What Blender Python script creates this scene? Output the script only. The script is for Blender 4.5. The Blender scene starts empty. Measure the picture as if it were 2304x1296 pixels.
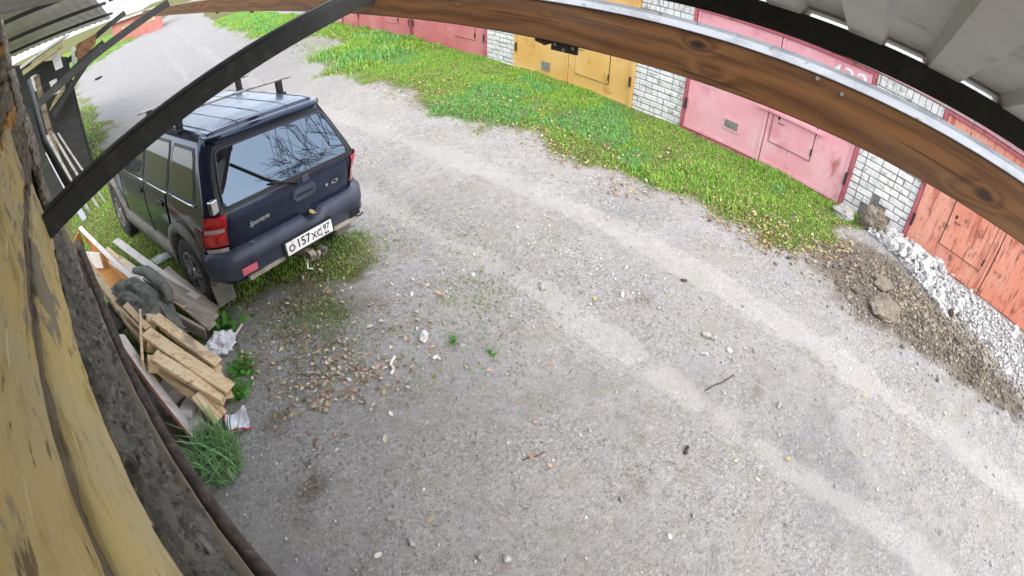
import bpy, bmesh, math, random
import numpy as np
from mathutils import Vector, Matrix, Euler, noise as mnoise

random.seed(7); rng = np.random.default_rng(11)
sc = bpy.context.scene
COL = sc.collection
R = math.radians

# ------------------------------------------------------------------ camera (wide CCTV lens with barrel distortion)
H = 2.65
cd = bpy.data.cameras.new('camera'); cam = bpy.data.objects.new('camera', cd); COL.objects.link(cam)
cd.type = 'PANO'; cd.panorama_type = 'FISHEYE_LENS_POLYNOMIAL'
cd.sensor_fit = 'HORIZONTAL'; cd.sensor_width = 36.0; cd.sensor_height = 20.25
cd.fisheye_fov = R(170)
K = (0.0, -0.05699999, 0.00010094, -0.00002108, 0.00000049)
cd.fisheye_polynomial_k0, cd.fisheye_polynomial_k1, cd.fisheye_polynomial_k2, cd.fisheye_polynomial_k3, cd.fisheye_polynomial_k4 = K
cd.clip_start = 0.01; cd.clip_end = 600
cam.matrix_world = Matrix(((0.74468206, 0.40343585, -0.53168426, 0.0), (-0.66708694, 0.47505521, -0.57386197, 0.0),
                           (0.02106289, 0.78202434, 0.62289188, H), (0, 0, 0, 1)))
sc.camera = cam

# ------------------------------------------------------------------ world, sun, exposure (overcast afternoon)
w = bpy.data.worlds.new('World'); sc.world = w; w.use_nodes = True
nt = w.node_tree; nt.nodes.clear()
sky = nt.nodes.new('ShaderNodeTexSky'); sky.sky_type = 'NISHITA'; sky.sun_disc = False
SUN_EL, SUN_AZ = R(46), R(188)
sky.sun_elevation = SUN_EL; sky.sun_rotation = SUN_AZ; sky.air_density = 1.2; sky.dust_density = 4.0; sky.ozone_density = 1.0
mixw = nt.nodes.new('ShaderNodeMix'); mixw.data_type = 'RGBA'; mixw.inputs['Factor'].default_value = 0.55
mixw.inputs['B'].default_value = (7.2, 7.4, 7.9, 1)      # even cloud cover
bg = nt.nodes.new('ShaderNodeBackground'); bg.inputs['Strength'].default_value = 0.15
wo = nt.nodes.new('ShaderNodeOutputWorld')
nt.links.new(sky.outputs[0], mixw.inputs['A']); nt.links.new(mixw.outputs['Result'], bg.inputs[0]); nt.links.new(bg.outputs[0], wo.inputs[0])
sl = bpy.data.lights.new('sun', 'SUN'); sl.energy = 0.6; sl.angle = R(30); sl.color = (1, 0.96, 0.9)
so = bpy.data.objects.new('sun', sl); COL.objects.link(so)
dirs = Vector((math.sin(SUN_AZ) * math.cos(SUN_EL), math.cos(SUN_AZ) * math.cos(SUN_EL), math.sin(SUN_EL)))
so.rotation_euler = dirs.to_track_quat('Z', 'Y').to_euler()
sc.view_settings.view_transform = 'Standard'; sc.view_settings.look = 'None'; sc.view_settings.gamma = 1
sc.view_settings.exposure = 1.46

# ------------------------------------------------------------------ helpers
def tag(o, label=None, cat=None, group=None, kind=None):
    if label: o['label'] = label
    if cat: o['category'] = cat
    if group: o['group'] = group
    if kind: o['kind'] = kind
    return o

def link(o, parent=None):
    COL.objects.link(o)
    if parent is not None: o.parent = parent
    return o

def empty(name, loc=(0, 0, 0), rot=(0, 0, 0)):
    o = bpy.data.objects.new(name, None); o.location = loc; o.rotation_euler = rot; o.empty_display_size = .1
    return link(o)

def mesh_obj(name, verts, faces, mat, parent=None, smooth=False):
    me = bpy.data.meshes.new(name); me.from_pydata([tuple(v) for v in verts], [], faces)
    if smooth: me.polygons.foreach_set('use_smooth', [True] * len(me.polygons))
    me.materials.append(mat); me.update()
    return link(bpy.data.objects.new(name, me), parent)

def np_mesh(name, V, quads=None, tris=None, mat=None, parent=None, smooth=False, colors=None):
    me = bpy.data.meshes.new(name)
    nq = 0 if quads is None else len(quads); ntr = 0 if tris is None else len(tris)
    me.vertices.add(len(V)); me.vertices.foreach_set('co', np.asarray(V, np.float32).ravel())
    loops = np.concatenate([a.ravel() for a in (quads, tris) if a is not None]).astype(np.int32)
    me.loops.add(len(loops)); me.loops.foreach_set('vertex_index', loops)
    tot = np.concatenate([np.full(nq, 4), np.full(ntr, 3)]).astype(np.int32)
    st = np.concatenate([[0], np.cumsum(tot)[:-1]]).astype(np.int32)
    me.polygons.add(nq + ntr); me.polygons.foreach_set('loop_start', st); me.polygons.foreach_set('loop_total', tot)
    if smooth: me.polygons.foreach_set('use_smooth', np.ones(nq + ntr, bool))
    if colors is not None:
        at = me.color_attributes.new('tint', 'FLOAT_COLOR', 'POINT')
        at.data.foreach_set('color', np.c_[colors, np.ones(len(V))].astype(np.float32).ravel())
    me.update(calc_edges=True); me.validate()
    if mat: me.materials.append(mat)
    return link(bpy.data.objects.new(name, me), parent)

class MB:
    def __init__(s): s.v = []; s.f = []
    def add(s, verts, faces):
        o = len(s.v); s.v += [Vector(v) for v in verts]; s.f += [tuple(i + o for i in f) for f in faces]
        return s
    def box(s, c, size, rot=None, bev=0.0):
        hx, hy, hz = [a / 2 for a in size]
        if bev <= 0:
            vs = [Vector((x, y, z)) for x in (-hx, hx) for y in (-hy, hy) for z in (-hz, hz)]
            fs = [(0, 1, 3, 2), (4, 6, 7, 5), (0, 4, 5, 1), (2, 3, 7, 6), (0, 2, 6, 4), (1, 5, 7, 3)]
        else:
            bm = bmesh.new(); bmesh.ops.create_cube(bm, size=1)
            for v in bm.verts: v.co = Vector((v.co.x * size[0], v.co.y * size[1], v.co.z * size[2]))
            bmesh.ops.bevel(bm, geom=bm.edges[:], offset=min(bev, min(size) * .45), segments=1, affect='EDGES')
            bm.verts.index_update(); vs = [v.co.copy() for v in bm.verts]; fs = [tuple(v.index for v in f.verts) for f in bm.faces]; bm.free()
        if rot is not None: vs = [rot @ v for v in vs]
        c = Vector(c); return s.add([v + c for v in vs], fs)
    def bar(s, a, b, wd, th, up=(0, 0, 1), bev=0.0):
        a, b = Vector(a), Vector(b); x = (b - a); L = x.length; x.normalize()
        y = Vector(up).cross(x); y.normalize(); z = x.cross(y)
        return s.box((a + b) / 2, (L, wd, th), Matrix((x, y, z)).transposed(), bev)
    def tube(s, pts, r, n=8, cap=True):
        pts = [Vector(p) for p in pts]; rs = r if hasattr(r, '__len__') else [r] * len(pts); vs = []; fs = []
        ref = Vector((0.3, 0.2, 1)).normalized()
        for i, p in enumerate(pts):
            d = (pts[min(i + 1, len(pts) - 1)] - pts[max(i - 1, 0)]).normalized()
            u = d.cross(ref); u = u.normalized() if u.length > 1e-3 else d.cross(Vector((1, 0, 0))).normalized(); q = d.cross(u)
            vs += [p + (u * math.cos(2 * math.pi * k / n) + q * math.sin(2 * math.pi * k / n)) * rs[i] for k in range(n)]
        for i in range(len(pts) - 1):
            for k in range(n): fs.append((i * n + k, i * n + (k + 1) % n, (i + 1) * n + (k + 1) % n, (i + 1) * n + k))
        if cap: fs += [tuple(range(n))[::-1], tuple(range((len(pts) - 1) * n, len(pts) * n))]
        return s.add(vs, fs)
    def lathe(s, prof, axis='x', n=32, c=(0, 0, 0)):
        vs = []; fs = []; m = len(prof); c = Vector(c)
        for k in range(n):
            a = 2 * math.pi * k / n
            for (h, r) in prof: vs.append(c + Vector((h, r * math.cos(a), r * math.sin(a))))
        for k in range(n):
            for j in range(m - 1): fs.append((k * m + j, k * m + j + 1, ((k + 1) % n) * m + j + 1, ((k + 1) % n) * m + j))
        return s.add(vs, fs)
    def grid(s, P):
        nr, nc = len(P), len(P[0]); return s.add([q for r in P for q in r], [(i * nc + j, i * nc + j + 1, (i + 1) * nc + j + 1, (i + 1) * nc + j) for i in range(nr - 1) for j in range(nc - 1)])
    def build(s, name, mat, parent=None, smooth=False): return mesh_obj(name, s.v, s.f, mat, parent, smooth)

# numpy value noise
_perm = rng.random((256, 256))
def vnoise(x, y):
    xi = np.floor(x).astype(int); yi = np.floor(y).astype(int); fx = x - xi; fy = y - yi
    fx = fx * fx * (3 - 2 * fx); fy = fy * fy * (3 - 2 * fy); a = _perm
    g = lambda i, j: a[(xi + i) % 256, (yi + j) % 256]
    return (g(0, 0) * (1 - fx) + g(1, 0) * fx) * (1 - fy) + (g(0, 1) * (1 - fx) + g(1, 1) * fx) * fy
def fbm(x, y, o=4):
    t = 0; a = .5
    for i in range(o): t = t + a * vnoise(x * 2 ** i + 17 * i, y * 2 ** i + 31 * i); a *= .5
    return t
def sm(t): t = np.clip(t, 0, 1); return t * t * (3 - 2 * t)

# ------------------------------------------------------------------ materials
def mat(name, base, layers=(), rough=.8, metal=0.0, bump=(), ior=1.45, coat=0.0, coords='Object', attr=False, fine=0.0, rough_var=0.0, alpha=1.0, trans=0.0, stint=None):
    """layers: (colour, noise scale (float or 3-vector), low, high[, detail]) mixed over the base by a noise mask"""
    m = bpy.data.materials.new(name); m.use_nodes = True; n = m.node_tree; N = n.nodes; L = n.links
    b = N['Principled BSDF']; b.inputs['Roughness'].default_value = rough; b.inputs['Metallic'].default_value = metal
    b.inputs['IOR'].default_value = ior; b.inputs['Coat Weight'].default_value = coat; b.inputs['Coat Roughness'].default_value = .06
    if stint: b.inputs['Specular Tint'].default_value = (*stint, 1)
    if trans: b.inputs['Transmission Weight'].default_value = trans
    if coords == 'World': src = N.new('ShaderNodeNewGeometry').outputs['Position']
    else: src = N.new('ShaderNodeTexCoord').outputs['Object']
    if attr:
        a = N.new('ShaderNodeVertexColor'); a.layer_name = 'tint'; cur = a.outputs['Color']
    else:
        rgb = N.new('ShaderNodeRGB'); rgb.outputs[0].default_value = (*base, 1); cur = rgb.outputs[0]
    def nz(scale, detail=5, rough_=.6, dist=0.0):
        t = N.new('ShaderNodeTexNoise'); t.inputs['Detail'].default_value = detail; t.inputs['Roughness'].default_value = rough_; t.inputs['Distortion'].default_value = dist
        v = src
        if hasattr(scale, '__len__'):
            mp = N.new('ShaderNodeMapping'); mp.inputs['Scale'].default_value = scale; L.new(src, mp.inputs[0]); v = mp.outputs[0]; t.inputs['Scale'].default_value = 1
        else: t.inputs['Scale'].default_value = scale
        L.new(v, t.inputs['Vector']); return t.outputs[0]
    for ly in layers:
        col, scl, lo, hi = ly[:4]
        mr = N.new('ShaderNodeMapRange'); mr.inputs['From Min'].default_value = lo; mr.inputs['From Max'].default_value = hi; mr.interpolation_type = 'SMOOTHSTEP'
        L.new(nz(scl, ly[4] if len(ly) > 4 else 5), mr.inputs['Value'])
        mx = N.new('ShaderNodeMix'); mx.data_type = 'RGBA'; L.new(mr.outputs[0], mx.inputs['Factor']); L.new(cur, mx.inputs['A']); mx.inputs['B'].default_value = (*col, 1); cur = mx.outputs['Result']
    if fine:
        hs = N.new('ShaderNodeHueSaturation'); mr = N.new('ShaderNodeMapRange'); mr.inputs['From Min'].default_value = .3; mr.inputs['From Max'].default_value = .7
        mr.inputs['To Min'].default_value = 1 - fine; mr.inputs['To Max'].default_value = 1 + fine; L.new(nz(45, 4), mr.inputs['Value']); L.new(mr.outputs[0], hs.inputs['Value']); L.new(cur, hs.inputs['Color']); cur = hs.outputs[0]
    L.new(cur, b.inputs['Base Color'])
    prev = None
    for (scl, st) in bump:
        bp = N.new('ShaderNodeBump'); bp.inputs['Strength'].default_value = st; bp.inputs['Distance'].default_value = .02; L.new(nz(scl, 6), bp.inputs['Height'])
        if prev: L.new(prev, bp.inputs['Normal'])
        prev = bp.outputs[0]
    if prev: L.new(prev, b.inputs['Normal'])
    if rough_var:
        mr = N.new('ShaderNodeMapRange'); mr.inputs['To Min'].default_value = max(0, rough - rough_var); mr.inputs['To Max'].default_value = rough + rough_var; L.new(nz(6, 5), mr.inputs['Value']); L.new(mr.outputs[0], b.inputs['Roughness'])
    return m

def tintmat(name, rough=.7, sub=0.0):
    m = mat(name, (1, 1, 1), rough=rough, attr=True)
    if sub:
        b = m.node_tree.nodes['Principled BSDF']
        tr = m.node_tree.nodes.new('ShaderNodeBsdfTranslucent'); ms = m.node_tree.nodes.new('ShaderNodeMixShader'); ms.inputs[0].default_value = sub
        a = b.inputs['Base Color'].links[0].from_socket; m.node_tree.links.new(a, tr.inputs[0])
        out = m.node_tree.nodes['Material Output']; m.node_tree.links.new(b.outputs[0], ms.inputs[1]); m.node_tree.links.new(tr.outputs[0], ms.inputs[2]); m.node_tree.links.new(ms.outputs[0], out.inputs[0])
    return m

# ------------------------------------------------------------------ terrain height
S = 0.03572; W = 6.969
def base_h(x, y):
    n = np.interp(y, [-60, -8, 0, 2, 4.4, 7, 10, 20, 40, 80, 140], [.05, .05, .03, 0, -.075, -.16, -.15, .2, .9, 2.4, 4.4])
    near = n - .0534 * (np.clip(x, -3, 2.2) - .708); t = sm((x - 1.2) / 5.0)
    return near * (1 - t) + S * y * t
def xa(y): return 3.80 - .085 * np.clip(y - 2, 0, 12)
def xb(y): return 2.47 - .085 * np.clip(y - 2.6, 0, 12)
def ground_h(x, y):
    x = np.asarray(x, float); y = np.asarray(y, float); h = base_h(x, y)
    wob = (fbm(x * .6 + 3, y * .6, 3) - .45) * .5
    near = np.exp(-np.maximum(0, np.abs(y - 3) - 9) / 6)
    rut = np.exp(-((x - xa(y) + wob * .4) / .24) ** 2) + np.exp(-((x - xb(y) + wob * .4) / .22) ** 2)
    h = h + (-.034 * rut + .02 * np.exp(-((x - xb(y) - .36 + wob * .4) / .12) ** 2) + .016 * np.exp(-((x - xa(y) + .40 + wob * .4) / .12) ** 2)) * near + (.03 * (fbm(x * .9, y * .9, 3) - .45) + .02 * (fbm(x * 5, y * 5, 3) - .45) * (1 - .7 * np.clip(rut, 0, 1))) * near
    d = np.hypot((x - 5.75) / 1.15, (y + .15) / 1.3); h = h + .10 * np.exp(-d ** 2 * 1.2) * (.6 + .8 * fbm(x * 4, y * 4, 4))
    d = np.hypot((x - 5.1) / .8, (y + 2.1) / 1.4); h = h + .09 * np.exp(-d ** 2) * (2.4 * np.clip(fbm(x * 5, y * 5, 4) - .28, 0, 1))
    d = np.hypot((x - 6.5) / .6, (y + 2.0) / 2.0); h = h + .08 * np.exp(-d ** 2)
    return h
def gz(x, y): return float(ground_h(np.array([x]), np.array([y]))[0])

def grass_mask(x, y):
    """how much turf grows at a spot, 0..1"""
    n = fbm(x * 1.3 + 9, y * 1.3, 4) - .47; n2 = fbm(x * .45 + 2, y * .45 + 5, 3) - .45
    lo = np.interp(y, [-1, .3, 1, 1.6, 2.2, 2.9, 3.5, 4.3, 5.2, 6.5, 8.6, 10.5, 15, 26, 60], [9, 5.25, 4.62, 4.62, 4.5, 4.32, 4.25, 4.22, 4.2, 4.0, 4.05, 3.95, 4.1, 4.3, 6])
    holes = sm((fbm(x * 2.6 + 60, y * 2.6, 3) - .26) / .16); a = (.8 + .2 * holes) * sm((x - lo + .18 + n * 1.1) / .9) * (x < W - .01) * sm((y - .2 - .4 * (x - 5.2) ** 2 * (x < 5.2) + n * .8) / .5)
    a *= 1 - .75 * sm((y - 12.6 + n) / .6) * sm((16 - y) / 1) * sm((5.9 - x) / .5)
    # left strip beside and below the car
    edge = np.interp(y, [2.6, 3.1, 3.7, 5, 6.5, 8.5, 11, 14, 19, 24, 40], [-.35, 1.2, 2.25, 2.0, 1.3, .3, -.4, -.75, -1.8, -2.8, -4.0])
    b = sm((edge - x + n * 1.6) / .9) * sm((y - 3.1 + n * 1.6) / .8)
    b *= 1 - .8 * sm((y - 10.5) / .8) * sm((12.2 - y) / .8) * sm((x + 1.6) / .6)
    # narrow fringe along the pile of boards
    c = sm((.12 - np.abs(x - .05 + .05 * (y - 3)) + n * .15) / .12) * sm((y - 2.75) / .2) * sm((3.9 - y) / .2)
    far = sm((y - 27) / 4) * sm((-3.0 + .28 * (y - 30) - x + n * 2) / 1.5)
    return np.clip(np.maximum.reduce([a, b * (.75 + n2), c * .8, far]), 0, 1)

def dry_axis(segs):
    out = []
    for a, b, st in segs: out += list(np.arange(a, b - 1e-6, st))
    return np.array(out + [segs[-1][1]])
xs = dry_axis([(-90, -14, 9), (-14, -3, .8), (-3, -1.4, .12), (-1.4, 7.0, .045), (7.0, 8.6, .3), (8.6, 30, 3), (30, 110, 10)])
ys = dry_axis([(-70, -12, 8), (-12, -4, .7), (-4, 6, .045), (6, 12, .09), (12, 26, .25), (26, 60, 1), (60, 150, 8)])
X, Y = np.meshgrid(xs, ys); Z = ground_h(X, Y)
nx = len(xs); ny = len(ys); idx = np.arange(nx * ny).reshape(ny, nx)
Q = np.stack([idx[:-1, :-1], idx[:-1, 1:], idx[1:, 1:], idx[1:, :-1]], -1).reshape(-1, 4)

def ground_mat():
    m = bpy.data.materials.new('dirt_yard'); m.use_nodes = True; n = m.node_tree; N = n.nodes; L = n.links; b = N['Principled BSDF']
    pos = N.new('ShaderNodeNewGeometry').outputs['Position']
    def noise(scale, det=6, r=.62):
        t = N.new('ShaderNodeTexNoise'); t.inputs['Scale'].default_value = scale; t.inputs['Detail'].default_value = det; t.inputs['Roughness'].default_value = r; L.new(pos, t.inputs['Vector']); return t.outputs[0]
    def mr(v, lo, hi, a=0., b_=1.):
        t = N.new('ShaderNodeMapRange'); t.interpolation_type = 'SMOOTHSTEP'; t.inputs['From Min'].default_value = lo; t.inputs['From Max'].default_value = hi; t.inputs['To Min'].default_value = a; t.inputs['To Max'].default_value = b_; L.new(v, t.inputs['Value']); return t.outputs[0]
    def mth(op, a, b_=None):
        t = N.new('ShaderNodeMath'); t.operation = op
        for i, v in enumerate((a, b_)):
            if v is None: continue
            if isinstance(v, (int, float)): t.inputs[i].default_value = v
            else: L.new(v, t.inputs[i])
        return t.outputs[0]
    def mix(f, a, c, bl='MIX'):
        t = N.new('ShaderNodeMix'); t.data_type = 'RGBA'; t.blend_type = bl
        if isinstance(f, float): t.inputs['Factor'].default_value = f
        else: L.new(f, t.inputs['Factor'])
        if isinstance(a, tuple): t.inputs['A'].default_value = (*a, 1)
        else: L.new(a, t.inputs['A'])
        if isinstance(c, tuple): t.inputs['B'].default_value = (*c, 1)
        else: L.new(c, t.inputs['B'])
        return t.outputs['Result']
    sep = N.new('ShaderNodeSeparateXYZ'); L.new(pos, sep.inputs[0]); X_, Y_ = sep.outputs[0], sep.outputs[1]
    at = N.new('ShaderNodeVertexColor'); at.layer_name = 'tint'; sc_ = N.new('ShaderNodeSeparateColor'); L.new(at.outputs['Color'], sc_.inputs[0])
    turf, soil, rut = sc_.outputs[0], sc_.outputs[1], sc_.outputs[2]
    big = noise(.9, 5); mid = noise(4.5, 6); fine = noise(38, 5, .7); grit = noise(110, 3, .7)
    col = mix(mr(big, .36, .66), (.365, .35, .33), (.42, .405, .39))
    col = mix(mr(mid, .45, .75), col, (.35, .325, .29))
    wet = noise(.55, 4); col = mix(mr(wet, .54, .70), col, (.31, .302, .295))
    beige = mix(mr(mid, .3, .7), (.300, .287, .268), (.288, .278, .264))
    gam = mth('ADD', mr(noise(.75, 3), .38, .60, .30, .85), mth('MULTIPLY', mr(noise(7, 4), .5, .7), .25))
    lump = noise(13, 5, .65); gr = mix(mr(lump, .50, .34, 0., .45), col, (.215, .20, .18)); gr = mix(mr(lump, .56, .70, 0., .5), gr, (.55, .535, .51))
    sp2 = mix(mr(fine, .52, .68), gr, (.62, .61, .59)); sp2 = mix(mr(fine, .46, .33), sp2, (.12, .112, .10)); sp2 = mix(mr(grit, .57, .72), sp2, (.70, .69, .67)); sp2 = mix(mr(grit, .44, .31), sp2, (.075, .07, .062))
    gr = mix(gam, gr, sp2)
    tint = noise(1.7, 4); gr = mix(mth('MULTIPLY', mr(tint, .52, .68), .45), gr, (.39, .36, .315)); gr = mix(mth('MULTIPLY', mr(noise(2.3, 4), .56, .70), .35), gr, (.30, .32, .22)); gr = mix(mth('MULTIPLY', mr(tint, .45, .33), .35), gr, (.40, .38, .41))
    rutm = mr(mth('ADD', rut, mth('ADD', mth('MULTIPLY', mth('SUBTRACT', mid, .5), 1.5), mth('MULTIPLY', mth('SUBTRACT', big, .5), 1.2))), .35, 1.05)
    sp = mix(mr(fine, .44, .30), beige, (.27, .255, .235)); sp = mix(mr(grit, .57, .72), sp, (.52, .51, .49))
    col = mix(mth('MULTIPLY', rutm, .6), gr, sp)
    col = mix(mth('MULTIPLY', mr(Y_, 7., 15.), .75), col, mix(mr(mid, .35, .65), (.235, .232, .23), (.285, .28, .275)))  # dirt colour darkened down the lane to offset the stronger light there
    so_ = mix(mr(fine, .35, .65), (.095, .078, .06), (.27, .23, .185)); so_ = mix(mr(grit, .6, .75), so_, (.42, .39, .34))
    col = mix(mr(mth('ADD', soil, mth('MULTIPLY', mth('SUBTRACT', mid, .5), .8)), .25, .7), col, so_)
    tf = mix(mr(fine, .35, .65), (.08, .085, .035), (.20, .20, .09))
    col = mix(mr(mth('ADD', turf, mth('MULTIPLY', mth('SUBTRACT', mid, .5), .7)), .25, .75), col, tf)
    L.new(col, b.inputs['Base Color']); b.inputs['Roughness'].default_value = 1.0; b.inputs['IOR'].default_value = 1.08
    b1 = N.new('ShaderNodeBump'); b1.inputs['Distance'].default_value = .03; L.new(fine, b1.inputs['Height']); L.new(mr(rutm, 0, 1, .85, .25), b1.inputs['Strength'])
    b2 = N.new('ShaderNodeBump'); b2.inputs['Distance'].default_value = .012; L.new(grit, b2.inputs['Height']); L.new(mr(rutm, 0, 1, .9, .3), b2.inputs['Strength']); L.new(b1.outputs[0], b2.inputs['Normal'])
    L.new(b2.outputs[0], b.inputs['Normal'])
    return m

fx, fy = X.ravel(), Y.ravel()
turf = grass_mask(fx, fy)
soil = np.clip(np.exp(-((fx - 5.35) / .9) ** 2 - ((fy + .2) / 1.0) ** 2) + np.exp(-((fx - 5.05) / .38) ** 2 - ((fy + 1.7) / 1.1) ** 2), 0, 1)
soil = np.maximum(soil, .50 * np.exp(-((fx - .9) / .9) ** 2 - ((fy - 3.3) / .8) ** 2)); soil = np.maximum(soil, .42 * np.exp(-((fx - .55) / .55) ** 2 - ((fy - 2.9) / .6) ** 2))
for (sx_, sy_, sw_, sa_) in ((-.05, 1.75, .28, .55), (.05, 2.36, .25, .5), (.9, 2.0, .5, .35), (2.9, .3, .3, .35), (3.05, 1.6, .22, .4), (1.6, .4, .5, .3)): soil = np.maximum(soil, sa_ * np.exp(-((fx - sx_) ** 2 + (fy - sy_) ** 2) / sw_ ** 2))
strip_ = (.30 * np.exp(-((fx - xb(fy) - .33) / .13) ** 2) + .2 * np.exp(-((fx - xa(fy) + .38) / .12) ** 2)) * sm((9 - fy) / 3) * (.35 + 1.2 * fbm(fx * 1.7, fy * 1.7, 3)); soil = np.maximum(soil, strip_)
rutc = np.clip(.9 * np.exp(-((fx - xa(fy)) / .27) ** 2) + .9 * np.exp(-((fx - xb(fy)) / .20) ** 2), 0, 1)
rutc = np.maximum(rutc, sm((fy - 9) / 8) * .35 * np.exp(-((fx - 1.6) / 2.2) ** 2))
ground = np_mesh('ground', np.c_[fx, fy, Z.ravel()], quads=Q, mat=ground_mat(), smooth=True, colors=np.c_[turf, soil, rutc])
tag(ground, kind='structure')

# ------------------------------------------------------------------ palette
M = {}
M['mortar'] = mat('mortar', (.22, .21, .19), [((.10, .095, .085), 9, .45, .7)], .95, bump=[(60, .5)])
BR = [mat('brick_white_%d' % i, c, [((.36, .34, .29), 11, .50, .72), ((.22, .21, .17), 3.2, .58, .78), ((.80, .79, .77), 25, .55, .7)], .9, bump=[(70, .45), (18, .3)], coords='World')
      for i, c in enumerate([(.74, .735, .72), (.68, .68, .66), (.77, .76, .73)])]
M['pink'] = mat('pink_paint', (.75, .345, .385), [((.78, .445, .48), 1.3, .42, .68), ((.64, .25, .31), 2.4, .52, .74), ((.42, .15, .13), (1.5, 1.5, .5), .63, .72), ((.30, .14, .10), 34, .68, .74), ((.40, .17, .13), (16, 16, 1.1), .64, .72), ((.33, .22, .18), (3, 3, 3), .66, .80)], .5, bump=[(3, .12), (50, .05)], coords='World', rough_var=.1)
M['red'] = mat('red_paint', (.52, .15, .15), [((.58, .22, .21), 1.5, .42, .68), ((.36, .07, .06), 3, .55, .75)], .55, bump=[(4, .12)], coords='World')
M['yellow'] = mat('ochre_paint', (.66, .385, .11), [((.72, .47, .18), 1.4, .4, .7), ((.46, .24, .05), 2.6, .55, .75), ((.5, .42, .28), (.6, .6, .9), .62, .75), ((.2, .1, .04), 30, .70, .76)], .5, bump=[(3, .1)], coords='World', rough_var=.1)
M['rust'] = mat('rusty_orange_paint', (.64, .235, .15), [((.68, .33, .24), 1.2, .42, .66), ((.42, .12, .07), (9, 9, 1.6), .54, .70), ((.16, .05, .03), (22, 22, 4.0), .585, .70), ((.22, .08, .05), 6, .56, .74), ((.17, .055, .035), (30, 30, 2.2), .60, .68)], .6, bump=[((10, 10, 3), .2)], coords='World')
M['frame_red'] = mat('dark_red_frame', (.42, .11, .135), [((.16, .05, .04), 9, .5, .7)], .6, coords='World')
M['iron'] = mat('dark_iron', (.05, .042, .038), [((.13, .06, .035), 14, .5, .7)], .6, .5)
M['vent'] = mat('galvanised_vent', (.33, .33, .33), [((.2, .19, .18), 30, .5, .7)], .5, .6)
M['slate'] = mat('asbestos_slate', (.42, .42, .41), [((.26, .26, .25), 6, .45, .7), ((.55, .55, .53), 20, .5, .7)], .95, bump=[(40, .4)], coords='World')
M['whitepaint'] = mat('white_paint', (.78, .78, .77), [((.55, .5, .48), 22, .55, .7)], .6)
M['concrete'] = mat('concrete', (.36, .35, .33), [((.2, .19, .17), 5, .45, .7)], .95, bump=[(30, .5)], coords='World')
M['pinktrim'] = mat('pink_lintel', (.62, .33, .34), [((.5, .48, .45), 6, .52, .62), ((.3, .2, .19), 14, .58, .7)], .8, coords='World', bump=[(30, .3)])
M['chip'] = mat('white_laminate', (.62, .58, .54), [((.45, .38, .33), 9, .52, .7)], .6)
M['dark'] = mat('dark_void', (.015, .015, .015), rough=.95)

# ------------------------------------------------------------------ garages on the far side of the yard
AX = Matrix.Rotation(math.atan(S), 4, 'X')
def zs(y): return S * y
def slab(mb, x0, x1, y0, y1, z0, z1):
    """box in garage coordinates: heights are above the sloping base line"""
    vs = [(x, y, z + zs(y)) for x in (x0, x1) for y in (y0, y1) for z in (z0, z1)]
    return mb.add(vs, [(0, 1, 3, 2), (4, 6, 7, 5), (0, 4, 5, 1), (2, 3, 7, 6), (0, 2, 6, 4), (1, 5, 7, 3)])

def brick_mesh(L, h, d, seed):
    r = random.Random(seed); bm = bmesh.new(); bmesh.ops.create_cube(bm, size=1)
    for v in bm.verts: v.co = Vector((v.co.x * d, v.co.y * L, v.co.z * h))
    bmesh.ops.bevel(bm, geom=[e for e in bm.edges if all(v.co.x < 0 for v in e.verts)], offset=.007, segments=1, affect='EDGES')
    for v in bm.verts: v.co += Vector((r.uniform(-.002, .002), r.uniform(-.003, .003), r.uniform(-.003, .003)))
    me = bpy.data.meshes.new('brick'); bm.to_mesh(me); bm.free(); return me
BM = {}
def brick(parent, y, z, L, h=.088, proud=0.0, upright=False, x=None):
    key = (round(L, 3), h, random.randrange(3))
    if key not in BM:
        me = brick_mesh(L, h, .10, len(BM)); me.materials.append(BR[key[2]]); BM[key] = me
    o = bpy.data.objects.new('brick', BM[key]); o.location = ((W if x is None else x) + .05 - proud + random.uniform(-.003, .004), y, z + zs(y))
    o.rotation_euler = (math.atan(S) + random.uniform(-.006, .006), 0, random.uniform(-.008, .008))
    return link(o, parent)

PITCH = .1025
def pillar(parent, y0, y1, top=2.04, soldier=True, seed=1, damage=None):
    random.seed(seed); slab(MB(), 0, 0, 0, 0, 0, 0)
    mb = MB(); slab(mb, W + .012, W + .35, y0, y1, -.3, top + .04); mb.build('pillar_core', M['mortar'], parent)
    wd = y1 - y0; n = int((top - (.16 if soldier else 0) + .1) / PITCH); z = -.06
    for k in range(n):
        y = y0; first = .5 if k % 2 else 1.0; c = 0
        while y < y1 - .03:
            L = .253
            if c == 0 and k % 2: L = .122
            elif c > 0 and random.random() < .16: L = .122
            L = min(L, y1 - y)
            if y1 - (y + L) < .06: L = y1 - y
            if not (damage and damage(y + L / 2, z)):
                brick(parent, y + L / 2, z + PITCH / 2, L - .011, proud=random.uniform(-.004, .004) if z > .5 else random.uniform(-.007, .005))
            y += L; c += 1
        z += PITCH
    if soldier:
        y = y0; z += .003
        hh = top - z
        while y < y1 - .04:
            L = min(.098, y1 - y); brick(parent, y + L / 2, z + hh / 2, L - .010, h=round(hh - .006, 3)); y += .098

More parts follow.
